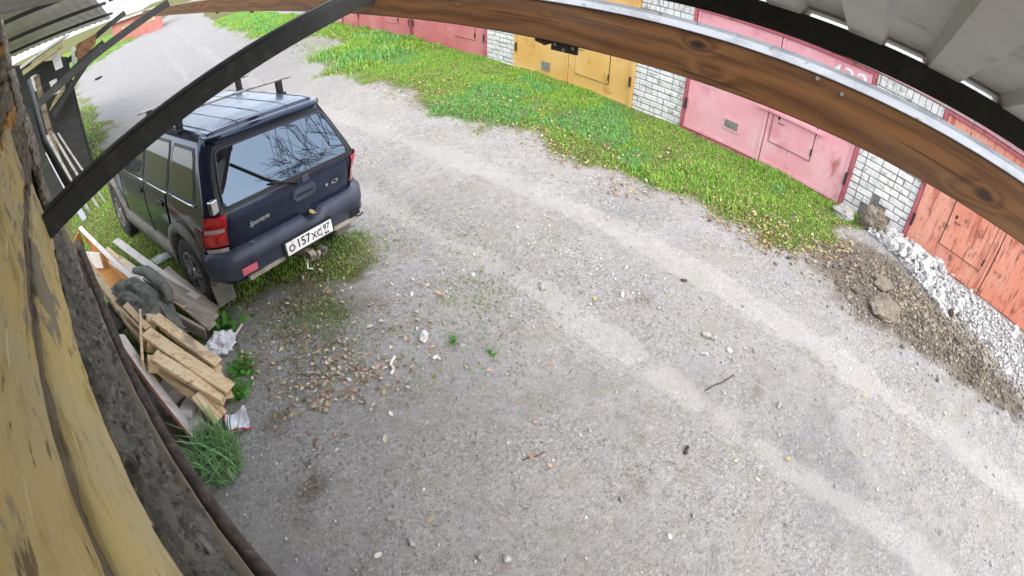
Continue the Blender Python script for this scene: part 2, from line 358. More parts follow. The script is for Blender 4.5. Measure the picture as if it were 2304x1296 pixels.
def gate(parent, y0, y1, paint, frame, top=2.05, wicket=None, wz=(.43, 1.78), vent=None, bar=None, seams=(), bottom=.03, number=None, hinges=True):
    """two steel leaves in a welded frame; y0 < y1; the wicket door sits in one leaf"""
    mid = (y0 + y1) / 2
    f = MB(); slab(f, W - .03, W + .05, y0, y0 + .055, bottom - .02, top); slab(f, W - .03, W + .05, y1 - .055, y1, bottom - .02, top)
    slab(f, W - .03, W + .05, y0 + .057, y1 - .057, top - .05, top); slab(f, W - .02, W + .05, y0 + .057, y1 - .057, bottom - .05, bottom)
    f.build('gate_frame', frame, parent)
    for a, b in ((y0 + .062, mid - .006), (mid + .006, y1 - .062)):
        g = MB(); slab(g, W + .0, W + .012, a, b, bottom + .012, top - .056)
        lf = g.build('gate_leaf', paint, parent)
        outer = a if b < mid else b
        for zz in (.45, 1.55):
            h = MB(); h.tube([(W - .035, outer, zs(outer) + zz - .09), (W - .035, outer, zs(outer) + zz + .09)], .022, 8); h.build('hinge', M['iron'], lf)
        for bx in ((W - .012, W - .001, a + .004, a + .05, bottom + .02, top - .06), (W - .012, W - .001, b - .05, b - .004, bottom + .02, top - .06), (W - .010, W - .001, a + .052, b - .052, bottom + .02, bottom + .07)):
            e = MB(); slab(e, *bx); e.build('edge_strip', paint, lf)
        if wicket and a - .02 < wicket[0] and wicket[1] < b + .02:
            wk = MB(); slab(wk, W - .016, W - .004, wicket[0], wicket[1], wz[0], wz[1]); wo_ = wk.build('wicket_door', paint, lf)
            fr = MB(); t = .012
            slab(fr, W - .006, W - .0005, wicket[0] - t, wicket[0] - .001, wz[0] - t, wz[1] + t); slab(fr, W - .006, W - .0005, wicket[1] + .001, wicket[1] + t, wz[0] - t, wz[1] + t); slab(fr, W - .006, W - .0005, wicket[0], wicket[1], wz[0] - t, wz[0] - .001)
            fr.build('wicket_gap', M['dark'], lf)
            for zz in (wz[0] + .13, wz[1] - .2):
                hb = MB(); hb.tube([(W - .02, wicket[0] - .005, zs(wicket[0]) + zz - .05), (W - .02, wicket[0] - .005, zs(wicket[0]) + zz + .05)], .014, 8); hb.build('wicket_hinge', M['iron'], lf)
            kh = MB(); yy = wicket[1] - .09; kh.box((W - .02, yy, zs(yy) + .82), (.012, .03, .05)); kh.tube([(W - .02, yy, zs(yy) + .75), (W - .05, yy - .02, zs(yy) + .75), (W - .05, yy - .1, zs(yy) + .75)], .008, 6)
            kh.build('latch', M['iron'], lf)
        if vent and a < vent[0] < b:
            v = MB(); slab(v, W - .012, W - .001, vent[0], vent[1], vent[2], vent[3]); vo = v.build('vent_plate', paint if not vent[4] else M['vent'], lf)
            v = MB(); slab(v, W - .016, W - .0125, vent[0] + .035, vent[1] - .035, vent[2] + .035, vent[3] - .035); v.build('vent_grille', M['vent'], lf)
        if bar and a < (bar[0] + bar[1]) / 2 < b:
            v = MB(); slab(v, W - .06, W - .02, bar[0], bar[1], bar[2], bar[2] + .045); v.build('locking_bar', paint, lf)
        if number and b > mid and number[1] == 'far' or (number and b < mid and number[1] == 'near'):
            txt = text_mesh(number[0], number[2], .002); txt.materials.append(M['whitepaint'])
            o = link(bpy.data.objects.new('painted_number', txt), lf)
            o.matrix_world = Matrix.Translation((W - .004, number[3], number[4] + zs(number[3]))) @ Matrix(((0, 0, -1, 0), (-1, 0, 0, 0), (0, 1, 0, 0), (0, 0, 0, 1)))

def text_mesh(body, size, depth, shear=0.0, bold=0.0):
    c = bpy.data.curves.new('t', 'FONT'); c.body = body; c.size = size; c.extrude = depth; c.align_x = 'CENTER'; c.align_y = 'CENTER'; c.shear = shear; c.offset = bold; c.resolution_u = 3
    o = bpy.data.objects.new('t', c); COL.objects.link(o); bpy.context.view_layer.update()
    me = bpy.data.meshes.new_from_object(o.evaluated_get(bpy.context.evaluated_depsgraph_get())); bpy.data.objects.remove(o); return me

def garage_shell(parent, y0, y1, trim, top=2.06, sheets=True):
    mb = MB(); slab(mb, W - .015, W + .3, y0, y1, top, top + .12); mb.build('lintel', trim, parent)
    mb = MB(); slab(mb, W + .36, W + .44, y0 + .004, y1 - .004, -.3, top + .12); slab(mb, W + .44, W + 5.5, y0 + .004, y0 + .1, -.3, top + .12); slab(mb, W + .44, W + 5.5, y1 - .1, y1 - .004, -.3, top + .12); mb.build('inner_wall', M['concrete'], parent)
    # corrugated slate sheets, each its own piece, with a ragged eave line
    y = y0; k = 0; r = random.Random(int(y0 * 100) + 5)
    while sheets and y < y1 - .05:
        ye = min(y + 1.02, y1); over = -.16 + r.uniform(-.05, .04); lift = r.uniform(0, .02)
        n = 34; P = []
        for xx in (W + over, W + .4, W + 5.6):
            row = []
            for j in range(n + 1):
                yy = y + (ye - y + .03) * j / n; row.append((xx, yy, zs(yy) + top + .165 + lift + (xx - W) * .035 + .022 * math.sin(yy * 2 * math.pi / .14)))
            P.append(row)
        mb = MB(); mb.grid(P); mb.grid([[(a, b, c + .009) for a, b, c in row] for row in P])
        f, t = P[0], [(a, b, c + .009) for a, b, c in P[0]]; mb.grid([f, t])
        mb.build('roof_sheet', M['slate'], parent); y += 1.0; k += 1

def garage(name, label, y0, y1):
    o = empty(name, (0, 0, 0)); tag(o, label, 'garage', 'row of garages opposite'); return o

# right-most: rusty door
g = garage('garage', 'garage with a rusty orange steel gate behind the heap of white rubble', -3.3, .775)
def hole(y, z): return z < .42 and (.05 < y < .42) and z < .42 - abs(y - .24) * .9
pillar(g, -.25, .775, seed=3, damage=hole); gate(g, -3.15, -.25, M['rust'], M['frame_red'], wicket=(-1.56, -.82), wz=(.36, 1.72), bottom=.04)
garage_shell(g, -3.3, .775, M['pinktrim'])
mb = MB(); slab(mb, W - .10, W + .02, -3.3, -.27, -.25, -.025); mb.build('threshold', M['concrete'], g)
# pink door
g = garage('garage', 'garage with a pink steel gate and a white painted number', .775, 4.66)
pillar(g, 3.67, 4.66, seed=8); gate(g, .775, 3.67, M['pink'], M['frame_red'], wicket=(1.45, 2.13), wz=(.42, 1.75), vent=(2.63, 2.93, .30, .49, 0), bar=(1.32, 2.42, .86), number=('432', 'near', .40, 1.18, 1.78))
garage_shell(g, .775, 4.66, M['pinktrim'])
# yellow door
g = garage('garage', 'garage with an ochre yellow steel gate between two white brick pillars', 4.66, 8.54)
pillar(g, 7.63, 8.54, seed=12); gate(g, 4.66, 7.63, M['yellow'], M['yellow'], wicket=(5.2, 5.97), wz=(.26, 1.7), vent=(6.62, 6.84, .12, .30, 1), bottom=-.02)
garage_shell(g, 4.66, 8.54, M['concrete'])
# red doors receding
g = garage('garage', 'garage with a red steel gate next to the narrow white brick pillar', 8.54, 11.7)
gate(g, 8.54, 11.62, M['red'], M['frame_red'], wicket=(8.95, 9.7), wz=(.35, 1.7), bottom=-.02); garage_shell(g, 8.54, 11.7, M['concrete'])
g = garage('garage', 'far garage with a red gate, second red one along the row', 11.7, 16.2)
mb = MB(); slab(mb, W - .005, W + .3, 15.0, 16.2, -.3, 2.06); mb.build('painted_wall', M['red'], g)
gate(g, 11.72, 15.0, M['red'], M['frame_red'], wicket=(12.4, 13.15), wz=(.35, 1.7), bottom=-.02); garage_shell(g, 11.7, 16.2, M['concrete'])
g = garage('garage', 'farthest garage with a pinkish red gate half hidden by the timber brace', 16.2, 20)
gate(g, 16.3, 19.3, M['pink'], M['frame_red'], wicket=(16.9, 17.6), bottom=-.02); garage_shell(g, 16.2, 20, M['concrete']); pillar(g, 19.3, 20, seed=21, soldier=False)

# ------------------------------------------------------------------ own building: wall the camera hangs on, and its canopy
BW = -.195; nW = Vector((math.cos(BW), -math.sin(BW), 0)); tW = Vector((math.sin(BW), math.cos(BW), 0))
def OW(d, s, z): return nW * d + tW * s + Vector((0, 0, z))
BB = -.10242; BT = .0251
e1 = Vector((math.cos(BB), -math.sin(BB), 0)); dirv = Vector((math.sin(BB) * math.cos(BT), math.cos(BB) * math.cos(BT), math.sin(BT))); e2 = e1.cross(dirv) * -1
if e2.z < 0: e2 = -e2
def OC(d, s, z): return e1 * d + dirv * s + Vector((0, 0, z))

M['oldboard'] = mat('weathered_board', (.20, .165, .115), [((.085, .065, .045), (4, 4, 30), .45, .65), ((.33, .29, .22), (3, 3, 24), .55, .7), ((.05, .04, .03), 14, .6, .72)], .9, bump=[((6, 6, 60), .7), (40, .3)], coords='World')
M['yellowboard'] = mat('old_yellow_board', (.61, .49, .20), [((.54, .47, .27), 2.2, .42, .68), ((.42, .32, .12), (5, 5, 13), .5, .7), ((.36, .31, .20), (4, 4, 9), .61, .66), ((.20, .15, .08), (6, 6, 40), .63, .67), ((.055, .04, .02), (3, 3, 90), .655, .68), ((.70, .61, .38), (5, 5, 60), .60, .68), ((.27, .24, .17), (1.6, 1.6, 3.2), .57, .60)], .75, bump=[((5, 5, 30), .35), (30, .15)], coords='World')
M['foam'] = mat('orange_foam', (.50, .25, .05), [((.30, .13, .03), 12, .45, .7), ((.6, .36, .1), 7, .5, .7)], .85, bump=[(40, .6)], coords='World')
M['cement'] = mat('grey_mortar', (.175, .168, .145), [((.10, .095, .08), 7, .42, .66), ((.29, .28, .24), 18, .52, .7), ((.045, .04, .033), 11, .54, .66), ((.06, .055, .045), 45, .58, .7)], .97, bump=[(25, 1.0), (80, .7)], coords='World')
M['bark'] = mat('brown_pole', (.095, .068, .052), [((.05, .036, .03), (12, 12, 40), .42, .62), ((.17, .135, .105), 22, .55, .72)], .85, bump=[((20, 20, 70), .6)], coords='World')
M['shadewood'] = mat('shade_black_timber', (.022, .024, .022), [((.045, .045, .04), (10, 10, 10), .5, .7)], .7, bump=[(40, .15)])  # backlit shade on braces and purlins is put into this near-black colour
M['sheet'] = mat('zinc_sheet', (.62, .62, .585), [((.54, .55, .53), 2.5, .4, .65), ((.34, .34, .31), 9, .55, .75)], .55, .0, coords='World')
M['flash'] = mat('white_flashing', (.31, .32, .33), [((.22, .225, .23), 6, .45, .7), ((.13, .12, .105), 17, .60, .72), ((.40, .41, .42), 30, .6, .7)], .45, .3)
M['steel'] = mat('galvanised', (.5, .5, .5), rough=.4, metal=.9)

def rough_board(name, parent, d, s0, s1, z0, z1, mt, thick=.035, amp=.004, edge=.006, ns=70, nz_=8, seed=0, slant=0.0, bulge=0.0):
    P = []; o = Vector((seed * 3.7, seed * 1.3, seed * 2.1))
    for i in range(nz_ + 1):
        row = []
        for j in range(ns + 1):
            s = s0 + (s1 - s0) * j / ns; v = i / nz_
            ez0 = z0 + edge * mnoise.noise(Vector((s * 9, 0, 0)) + o) * 2 + slant * (s - s0); ez1 = z1 + edge * mnoise.noise(Vector((s * 9, 5, 0)) + o) * 2 + slant * (s - s0)
            z = ez0 + (ez1 - ez0) * v
            dd = d + amp * (mnoise.noise(Vector((s * 6, z * 22, 0)) + o) + .6 * mnoise.noise(Vector((s * 25, z * 40, 3)) + o)) + bulge * (1 - (2 * v - 1) ** 2)
            if i in (0, nz_): dd -= .006
            row.append(OW(dd, s, z))
        P.append(row)
    back = [[OW(d - thick, s0 + (s1 - s0) * j / ns, z0 + slant * ((s1 - s0) * j / ns)) for j in range(ns + 1)], [OW(d - thick, s0 + (s1 - s0) * j / ns, z1 + slant * ((s1 - s0) * j / ns)) for j in range(ns + 1)]]
    mb = MB(); mb.grid([back[0]] + P + [back[1]]); nr = nz_ + 3; nc = ns + 1
    mb.f.append(tuple(i * nc for i in range(nr))); mb.f.append(tuple(i * nc + nc - 1 for i in range(nr))[::-1])
    return mb.build(name, mt, parent, smooth=True)

wall = empty('plank_wall', OW(-.3, 1, 0)); wall.location = (0, 0, 0)
tag(wall, 'shed wall of peeling yellow and grey planks filling the left edge', 'wall')
mb = MB()
c = [OW(-.29, -1.3, -.4), OW(-.29, 4.5, -.4), OW(-.55, 4.5, -.4), OW(-.55, -1.3, -.4)]
mb.add(c + [v + Vector((0, 0, q)) for v, q in zip(c, (3.26, 3.36, 3.40, 3.3))], [(0, 1, 5, 4), (1, 2, 6, 5), (2, 3, 7, 6), (3, 0, 4, 7), (4, 5, 6, 7)])
mb.build('wall_core', M['cement'], wall)
rough_board('plank', wall, -.215, -.8, 2.35, 2.165, 2.42, M['yellowboard'], seed=1, slant=.012, amp=.005)
rough_board('plank', wall, -.222, -.8, 2.75, 1.80, 2.135, M['yellowboard'], seed=2, slant=-.010, amp=.006, edge=.012)
rough_board('plank', wall, -.230, -.8, 3.3, 2.45, 2.62, M['oldboard'], seed=3, amp=.012, edge=.015)
rough_board('plank', wall, -.235, -.8, 3.4, 2.63, 2.80, M['oldboard'], seed=4, amp=.012, edge=.012)
rough_board('plank', wall, -.225, -.8, 2.9, 2.82, 2.90, M['yellowboard'], seed=5, amp=.008)
for k in range(8):
    rough_board('plank', wall, -.24 + .012 * (k % 3), 3.5 + .06 * (k % 2), 4.3 + .12 * (k % 3), 3.08 - .40 * (k + 1), 3.08 - .40 * k - .012, M['oldboard'], seed=40 + k, amp=.02, edge=.01, ns=60)
rough_board('plank', wall, -.228, 2.42, 3.45, 2.06, 2.42, M['oldboard'], seed=14, amp=.015, edge=.02)
rough_board('foam_seam', wall, -.222, 1.35, 3.2, 2.405, 2.47, M['foam'], seed=7, amp=.016, edge=.02, thick=.04)
rough_board('foam_seam', wall, -.215, 2.2, 3.3, 2.78, 2.84, M['foam'], seed=8, amp=.014, edge=.02, thick=.04)
rough_board('mortar_seam', wall, -.236, -.8, 3.0, 2.10, 2.185, M['oldboard'], seed=9, amp=.012, edge=.008, thick=.03)
rough_board('mortar_band', wall, -.215, -.8, 3.4, 1.62, 1.80, M['cement'], seed=10, amp=.034, edge=.022, nz_=12, ns=220)
rough_board('mortar_band', wall, -.235, -.8, 3.45, 1.02, 1.625, M['cement'], seed=11, amp=.06, edge=.03, nz_=30, ns=260)
rough_board('batten', wall, -.185, -.8, 3.45, 1.01, 1.06, M['oldboard'], seed=12, amp=.006, edge=.006, thick=.05)
rough_board('lower_plank', wall, -.25, -.8, 3.5, -.1, 1.0, M['oldboard'], seed=13, amp=.01, nz_=16)
for k, (s, z, r) in enumerate([(.62, 1.25, .11), (.78, 1.18, .08), (.5, 1.36, .07), (1.25, 1.5, .06), (1.9, 1.4, .09), (2.6, 1.55, .1), (2.4, 1.3, .08), (.35, 1.18, .07), (.95, 1.32, .06), (1.1, 1.2, .09), (1.5, 1.28, .07), (1.7, 1.5, .06), (2.1, 1.2, .08), (2.9, 1.35, .09), (.42, 1.5, .05)]):
    bm = bmesh.new(); bmesh.ops.create_icosphere(bm, subdivisions=3, radius=r)
    for v in bm.verts: v.co *= 1 + .45 * mnoise.noise(v.co * 22 + Vector((k, 0, 0))) + .25 * mnoise.noise(v.co * 60)
    me = bpy.data.meshes.new('mortar_lump'); bm.to_mesh(me); bm.free(); me.materials.append(M['cement'])
    o = link(bpy.data.objects.new('mortar_lump', me), wall); o.location = OW(-.235, s, z); o.scale = (.45, 1, 1)

pole = MB(); pts = []; rs = []
for i in range(60):
    s = -.5 + 5.2 * i / 59; pts.append(OW(-.168 + .008 * math.sin(s * 2.1), s, .93 + .012 * math.sin(s * 3.0))); rs.append(.037 + .004 * mnoise.noise(Vector((s * 4, 0, 0))) + .003 * mnoise.noise(Vector((s * 15, 2, 0))))
pole.tube(pts, rs, 12)
tag(pole.build('wooden_pole', M['bark'], smooth=True), 'long brown bark-covered pole fixed along the foot of the plank wall', 'pole')

# canopy: timber beam with flashing, purlins, zinc sheets and dark braces
can = empty('canopy'); tag(can, 'lean-to canopy of grey metal sheets on a brown timber beam and dark braces', 'canopy')
def wood_mat():
    m = bpy.data.materials.new('brown_timber'); m.use_nodes = True; n = m.node_tree; N = n.nodes; L = n.links; b = N['Principled BSDF']
    tc = N.new('ShaderNodeTexCoord').outputs['Object']; sep = N.new('ShaderNodeSeparateXYZ'); L.new(tc, sep.inputs[0])
    def mth(op, a, b_=None):
        t = N.new('ShaderNodeMath'); t.operation = op
        for i, v in enumerate((a, b_)):
            if v is None: continue
            if isinstance(v, (int, float)): t.inputs[i].default_value = v
            else: L.new(v, t.inputs[i])
        return t.outputs[0]
    def noise(sc_, det=5):
        mp = N.new('ShaderNodeMapping'); mp.inputs['Scale'].default_value = sc_; L.new(tc, mp.inputs[0]); t = N.new('ShaderNodeTexNoise'); t.inputs['Scale'].default_value = 1; t.inputs['Detail'].default_value = det; L.new(mp.outputs[0], t.inputs['Vector']); return t.outputs[0]
    q = mth('ADD', mth('MULTIPLY', sep.outputs[2], 85), mth('MULTIPLY', noise((1.6, 4, 4)), 15)); kn = None
    for (kx, kz, amp, wx, wz) in [(.66, .045, 11, .085, .03), (.60, -.045, 9, .11, .035), (-.47, -.02, 13, .10, .034), (-.37, -.05, 8, .1, .03), (1.9, .02, 5, .05, .02), (2.9, -.03, 6, .06, .02), (-1.5, .02, 8, .08, .03), (1.35, .03, 4, .04, .015)]:
        wrp = mth('MULTIPLY', mth('SUBTRACT', noise((14, 30, 30), 3), .5), .05); dx = mth('DIVIDE', mth('SUBTRACT', mth('ADD', sep.outputs[0], wrp), kx), wx * .7); dz = mth('DIVIDE', mth('SUBTRACT', sep.outputs[2], kz), wz)
        r2 = mth('ADD', mth('MULTIPLY', dx, dx), mth('MULTIPLY', dz, dz)); e = mth('POWER', 2.718, mth('MULTIPLY', r2, -1)); q = mth('ADD', q, mth('MULTIPLY', e, amp))
        if amp > 10:
            core = mth('POWER', 2.718, mth('MULTIPLY', r2, -4.5)); kn = core if kn is None else mth('MAXIMUM', kn, core)
    wv = mth('ADD', mth('MULTIPLY', mth('SINE', q), .5), .5)
    cr = N.new('ShaderNodeValToRGB'); el = cr.color_ramp.elements; el[0].position = 0; el[0].color = (.10, .037, .010, 1); el[1].position = 1; el[1].color = (.195, .082, .024, 1); L.new(wv, cr.inputs[0])
    mx = N.new('ShaderNodeMix'); mx.data_type = 'RGBA'; L.new(mth('MULTIPLY', mth('SUBTRACT', noise((2.5, 60, 60), 6), .42), 1.6), mx.inputs['Factor']); mx.clamp_factor = True; L.new(cr.outputs[0], mx.inputs['A']); mx.inputs['B'].default_value = (.245, .125, .042, 1)
    m3 = N.new('ShaderNodeMix'); m3.data_type = 'RGBA'; L.new(mth('MULTIPLY', mth('SUBTRACT', noise((.9, 3, 3)), .45), 1.4), m3.inputs['Factor']); L.new(mx.outputs['Result'], m3.inputs['A']); m3.inputs['B'].default_value = (.095, .040, .014, 1)
    m2 = N.new('ShaderNodeMix'); m2.data_type = 'RGBA'; L.new(mth('MINIMUM', mth('MULTIPLY', kn, 1.5), .92), m2.inputs['Factor']); L.new(m3.outputs['Result'], m2.inputs['A']); m2.inputs['B'].default_value = (.022, .009, .004, 1)
    ck = N.new('ShaderNodeMapRange'); ck.inputs['From Min'].default_value = .62; ck.inputs['From Max'].default_value = .66; L.new(noise((1.1, 70, 70), 4), ck.inputs['Value'])
    m4 = N.new('ShaderNodeMix'); m4.data_type = 'RGBA'; L.new(mth('MULTIPLY', ck.outputs[0], .8), m4.inputs['Factor']); L.new(m2.outputs['Result'], m4.inputs['A']); m4.inputs['B'].default_value = (.03, .014, .007, 1)
    gw = N.new('ShaderNodeMapRange'); gw.inputs['From Min'].default_value = .52; gw.inputs['From Max'].default_value = .75; L.new(noise((1.4, 9, 9), 6), gw.inputs['Value']); m5 = N.new('ShaderNodeMix'); m5.data_type = 'RGBA'; L.new(mth('MULTIPLY', gw.outputs[0], .22), m5.inputs['Factor']); L.new(m4.outputs['Result'], m5.inputs['A']); m5.inputs['B'].default_value = (.20, .16, .12, 1)
    L.new(m5.outputs['Result'], b.inputs['Base Color']); b.inputs['Roughness'].default_value = .6
    bp = N.new('ShaderNodeBump'); bp.inputs['Strength'].default_value = .25; bp.inputs['Distance'].default_value = .004; L.new(noise((4, 90, 90), 5), bp.inputs['Height']); L.new(bp.outputs[0], b.inputs['Normal'])
    return m
M['beam'] = wood_mat()
DB = 1.70; ZT = H - .1322 * DB; ZB = H - .2395 * DB; BH = ZT - ZB
RB = Matrix((dirv, -e1, dirv.cross(-e1))).transposed().to_4x4()
def beam(s0, s1):
    mb = MB(); mb.box(((s0 + s1) / 2, -.035, 0), (s1 - s0, .07, BH), bev=.006); o = mb.build('beam', M['beam'], can)
    o.matrix_world = Matrix.Translation(OC(DB, 0, (ZT + ZB) / 2)) @ RB; return o
beam(-4.0, 4.995); beam(5.005, 14.0)
mb = MB()  # flashing: an upstand along the beam's outer edge with a folded lip
def strip(mb, d0, z0, d1, z1, s0=-4, s1=1.75, th=.004): 
    a, b_, c_, d_ = OC(d0, s0, z0), OC(d0, s1, z0), OC(d1, s1, z1), OC(d1, s0, z1); up = (b_ - a).cross(d_ - a).normalized() * th
    mb.add([a, b_, c_, d_, a + up, b_ + up, c_ + up, d_ + up], [(0, 1, 2, 3), (7, 6, 5, 4), (0, 4, 5, 1), (1, 5, 6, 2), (2, 6, 7, 3), (3, 7, 4, 0)])
strip(mb, DB - .010, ZT + .002, DB + .038, ZT + .022); strip(mb, DB + .056, ZT + .020, DB + .059, ZT + .034); strip(mb, DB + .039, ZT + .018, DB + .055, ZT + .018); mb.build('flashing', M['flash'], can)
for (s, dz, ln, hh) in [(1.255, -.020, .135, .05), (5.0, -.012, .09, .03), (6.35, -.012, .1, .03), (3.35, -.010, .08, .02)]:
    mb = MB(); mb.bar(OC(DB + .02, s - ln / 2, ZB + dz + .006), OC(DB + .02, s + ln / 2, ZB + dz + .006), .012, hh); br = mb.build('bracket', M['iron'], can)
    for q in (-.4, .0, .38):
        mb = MB(); mb.tube([OC(DB + .010, s + ln * q * .9, ZB + dz + (.008 if q else -.008)), OC(DB + .014, s + ln * q * .9, ZB + dz + (.008 if q else -.008))], .008, 8); mb.build('bolt', M['steel'], br)
mb = MB(); mb.tube([OC(DB + .02, 1.41, ZB - .004), OC(DB + .02, 1.36, ZB - .016), OC(DB + .02, 1.33, ZB - .002)], .012, 8); mb.build('cable_clip', M['iron'], can)
for (s, z) in [(.212, 2.41), (.12, 2.392)]:
    mb = MB(); mb.tube([OC(DB - .012, s, z), OC(DB + .002, s + .003, z)], [.007, .005], 8); mb.build('screw', M['steel'], can)
DP = 1.15
mb = MB(); mb.bar(OC(DP, -1.2, H - .0515 * DP), OC(DP, 3.9, H - .0515 * DP), .05, .059); mb.build('purlin', M['shadewood'], can)
SL = .21
def roofz(d): return H - .0356 * DP + (DP - d) * SL
for d in (.25,): mb = MB(); mb.bar(OC(d, -1.1, roofz(d) - .03), OC(d, 3.9, roofz(d) - .03), .05, .05); mb.build('purlin', M['shadewood'], can)
PER = .31 * DP / 1.9; OFF = .463 * DP / 1.9
def prof(s):
    t = ((OFF - s) / PER) % 1.0
    if t < .40: return .0
    if t < .46: return .026 * (t - .40) / .06
    if t < .94: return .026
    return .026 * (1 - (t - .94) / .06)
for s in [-1.05 + 1.208 * k for k in range(4)]:
    ss = sorted(set([s, s + 1.24] + [round(OFF - PER * (k + f), 5) for k in range(-60, 30) for f in (0.0, .40, .46, .94) if s < OFF - PER * (k + f) < s + 1.24]))
    P = [[OC(d, q, roofz(d) + .004 + prof(q)) for q in ss] for d in (DP + .06, 1.0, .25, -.75)]
    mb = MB(); mb.grid(P); mb.grid([[v + Vector((0, 0, .002)) for v in r] for r in P][::-1]); mb.build('roof_sheet', M['sheet'], can)
for (s0, zA, zB_, u, wd) in [(2.5, 1.93, 2.43, 2.01, .115), (8.2, 2.02, 2.62, 2.1, .11), (12.3, 2.0, 2.75, 2.1, .12)]:
    A = OW(-.24, s0, zA - .03); B = OW(-.22 + u + .35, s0, zB_ + (zB_ - zA) * .35 / u); mb = MB(); mb.bar(A, B, .06, wd, up=(0, 0, 1), bev=.004); br = mb.build('brace', M['shadewood'], can)
    mb = MB(); off = Vector((0, 0, wd * .5 + .009)); mb.bar(A.lerp(B, .02) + off, B + off, .045, .016); mb.build('brace_batten', M['shadewood'], br)
rod = MB(); rod.tube([(-.97, 4.25, 2.52), (-.70, 3.05, 2.18), (-.512, 2.46, 2.00)], .021, 10)
tag(rod.build('iron_rod', mat('grey_rod', (.055, .058, .055), rough=.6), smooth=True), 'thin grey iron rod slanting from the wall down to the big dark brace', 'rod')

# ------------------------------------------------------------------ neighbouring shed farther along this side (upper left)
shed = empty('neighbour_shed'); tag(shed, 'dark timber shed porch with white frames and a brown board panel, farther along the wall', 'shed')
M['shedwall'] = mat('dark_shed_boards', (.03, .032, .03), [((.055, .055, .05), (3, 3, 20), .5, .7)], .85, coords='World')
M['brownpanel'] = mat('brown_panel', (.30, .16, .08), [((.15, .07, .035), 7, .48, .65), ((.42, .27, .14), 16, .55, .7)], .8, coords='World')
M['paleboard'] = mat('pale_yellow_board', (.42, .38, .20), [((.2, .17, .09), (6, 2, 20), .5, .7)], .8, coords='World')
def quadslab(name, pts, th, mt, parent=shed):
    a = [Vector(p) for p in pts]; n = (a[1] - a[0]).cross(a[3] - a[0]).normalized() * th; mb = MB(); mb.add(a + [v + n for v in a], [(0, 1, 2, 3), (7, 6, 5, 4), (0, 4, 5, 1), (1, 5, 6, 2), (2, 6, 7, 3), (3, 7, 4, 0)]); return mb.build(name, mt, parent)
quadslab('wall', [(-2.75, 9.6, -.2), (-1.42, 9.6, -.2), (-1.42, 9.6, 2.45), (-2.75, 9.6, 2.85)], .08, M['shedwall'])
quadslab('side_wall', [(-1.42, 9.61, -.2), (-2.3, 14, -.2), (-2.3, 14, 2.5), (-1.42, 9.61, 2.45)], .06, M['shedwall'])
for (x0, x1, z0, z1) in [(-1.62, -1.47, 2.32, 2.62), (-1.76, -1.62, 1.92, 2.18), (-2.10, -1.98, 2.14, 2.42)]:
    f = quadslab('window_frame', [(x0, 9.52, z0), (x1, 9.52, z0), (x1 - .02, 9.52, z1), (x0 - .03, 9.52, z1)], .05, M['whitepaint'])
    mb = MB(); mb.box(((x0 + x1) / 2 - .01, 9.49, (z0 + z1) / 2), ((x1 - x0) * .5, .02, (z1 - z0) * .82)); mb.build('pane', mat('dull_pane', (.10, .12, .13), rough=.15), f)
quadslab('roof_board', [(-2.1, 9.3, 2.52), (-1.35, 9.3, 2.66), (-1.35, 9.3, 2.74), (-2.1, 9.3, 2.60)], .5, M['paleboard'])
quadslab('roof_board', [(-2.1, 9.2, 2.64), (-1.2, 9.2, 2.80), (-1.2, 9.2, 2.84), (-2.1, 9.2, 2.69)], .5, M['sheet'])
quadslab('board_panel', [(-1.30, 10.4, 2.22), (-.86, 10.4, 2.44), (-.80, 10.4, 2.66), (-1.26, 10.4, 2.60)], .03, M['brownpanel'])
quadslab('trim', [(-1.40, 10.35, 2.18), (-1.32, 10.35, 2.22), (-1.29, 10.35, 2.60), (-1.37, 10.35, 2.58)], .03, M['whitepaint'])
for k in range(4):
    x0 = -3.9 + .80 * k; P = [[(x0 + .82 * j / 16, yy, zz - .05 * (x0 + .82 * j / 16) + .018 * math.cos(2 * math.pi * j / 4)) for j in range(17)] for yy, zz in ((6.8, 3.66), (10, 3.22), (15.5, 2.88))]
    mb = MB(); mb.grid(P); mb.grid([[(a_, b_, c_ + .004) for a_, b_, c_ in r_] for r_ in P][::-1]); mb.build('roof_sheet', M['sheet'], shed)
for yy, zz in ((6.9, 3.62), (8.4, 3.40), (10, 3.17), (12.7, 3.0)): mb = MB(); mb.bar((-3.9, yy, zz + .15), (-.5, yy, zz - .02), .06, .07); mb.build('roof_purlin', M['shadewood'], shed)
mb = MB(); mb.bar((-1.75, 9.4, 2.03), (-.62, 9.4, 2.45), .06, .10); mb.build('rail', M['shadewood'], shed)
mb = MB(); mb.bar((-1.80, 9.2, 1.60), (-.70, 9.2, 2.42), .07, .10); mb.build('strut', M['shadewood'], shed)
mb = MB(); mb.box((-1.95, 9.2, 1.1), (.10, .10, 2.6)); mb.build('post', M['oldboard'], shed)
for k in range(4):
    mb = MB(); mb.bar((-1.86 + .03 * k, 9.25 - .01 * k, 1.72 + .03 * k), (-1.50 + .02 * k, 9.25 - .01 * k, 1.93 + .045 * k), .03, .02); mb.build('slat', M['paleboard'], shed)
for k, (a, b_, wd) in enumerate([((-1.90, 8.6, 1.42), (-1.52, 8.2, -.03), .05), ((-1.80, 8.65, 1.40), (-1.36, 8.3, -.05), .04), ((-1.93, 8.4, 1.20), (-1.62, 8.0, -.02), .10), ((-1.72, 8.7, 1.36), (-1.22, 8.4, -.06), .03)]):
    mb = MB(); mb.bar(a, b_, wd, .02); tag(mb.build('lath', mat('dull_white_lath', (.36, .35, .32), [((.2, .19, .17), 7, .45, .7)], .8) if k != 2 else mat('pale_blue_board', (.38, .42, .48), rough=.7)), ['narrow white lath leaning by the wall, nearest the wall', 'thin white lath leaning outside the others', 'wide pale bluish board leaning among the white laths', 'farthest thin white lath leaning towards the grass'][k], 'lath', 'laths leaning beside the shed')

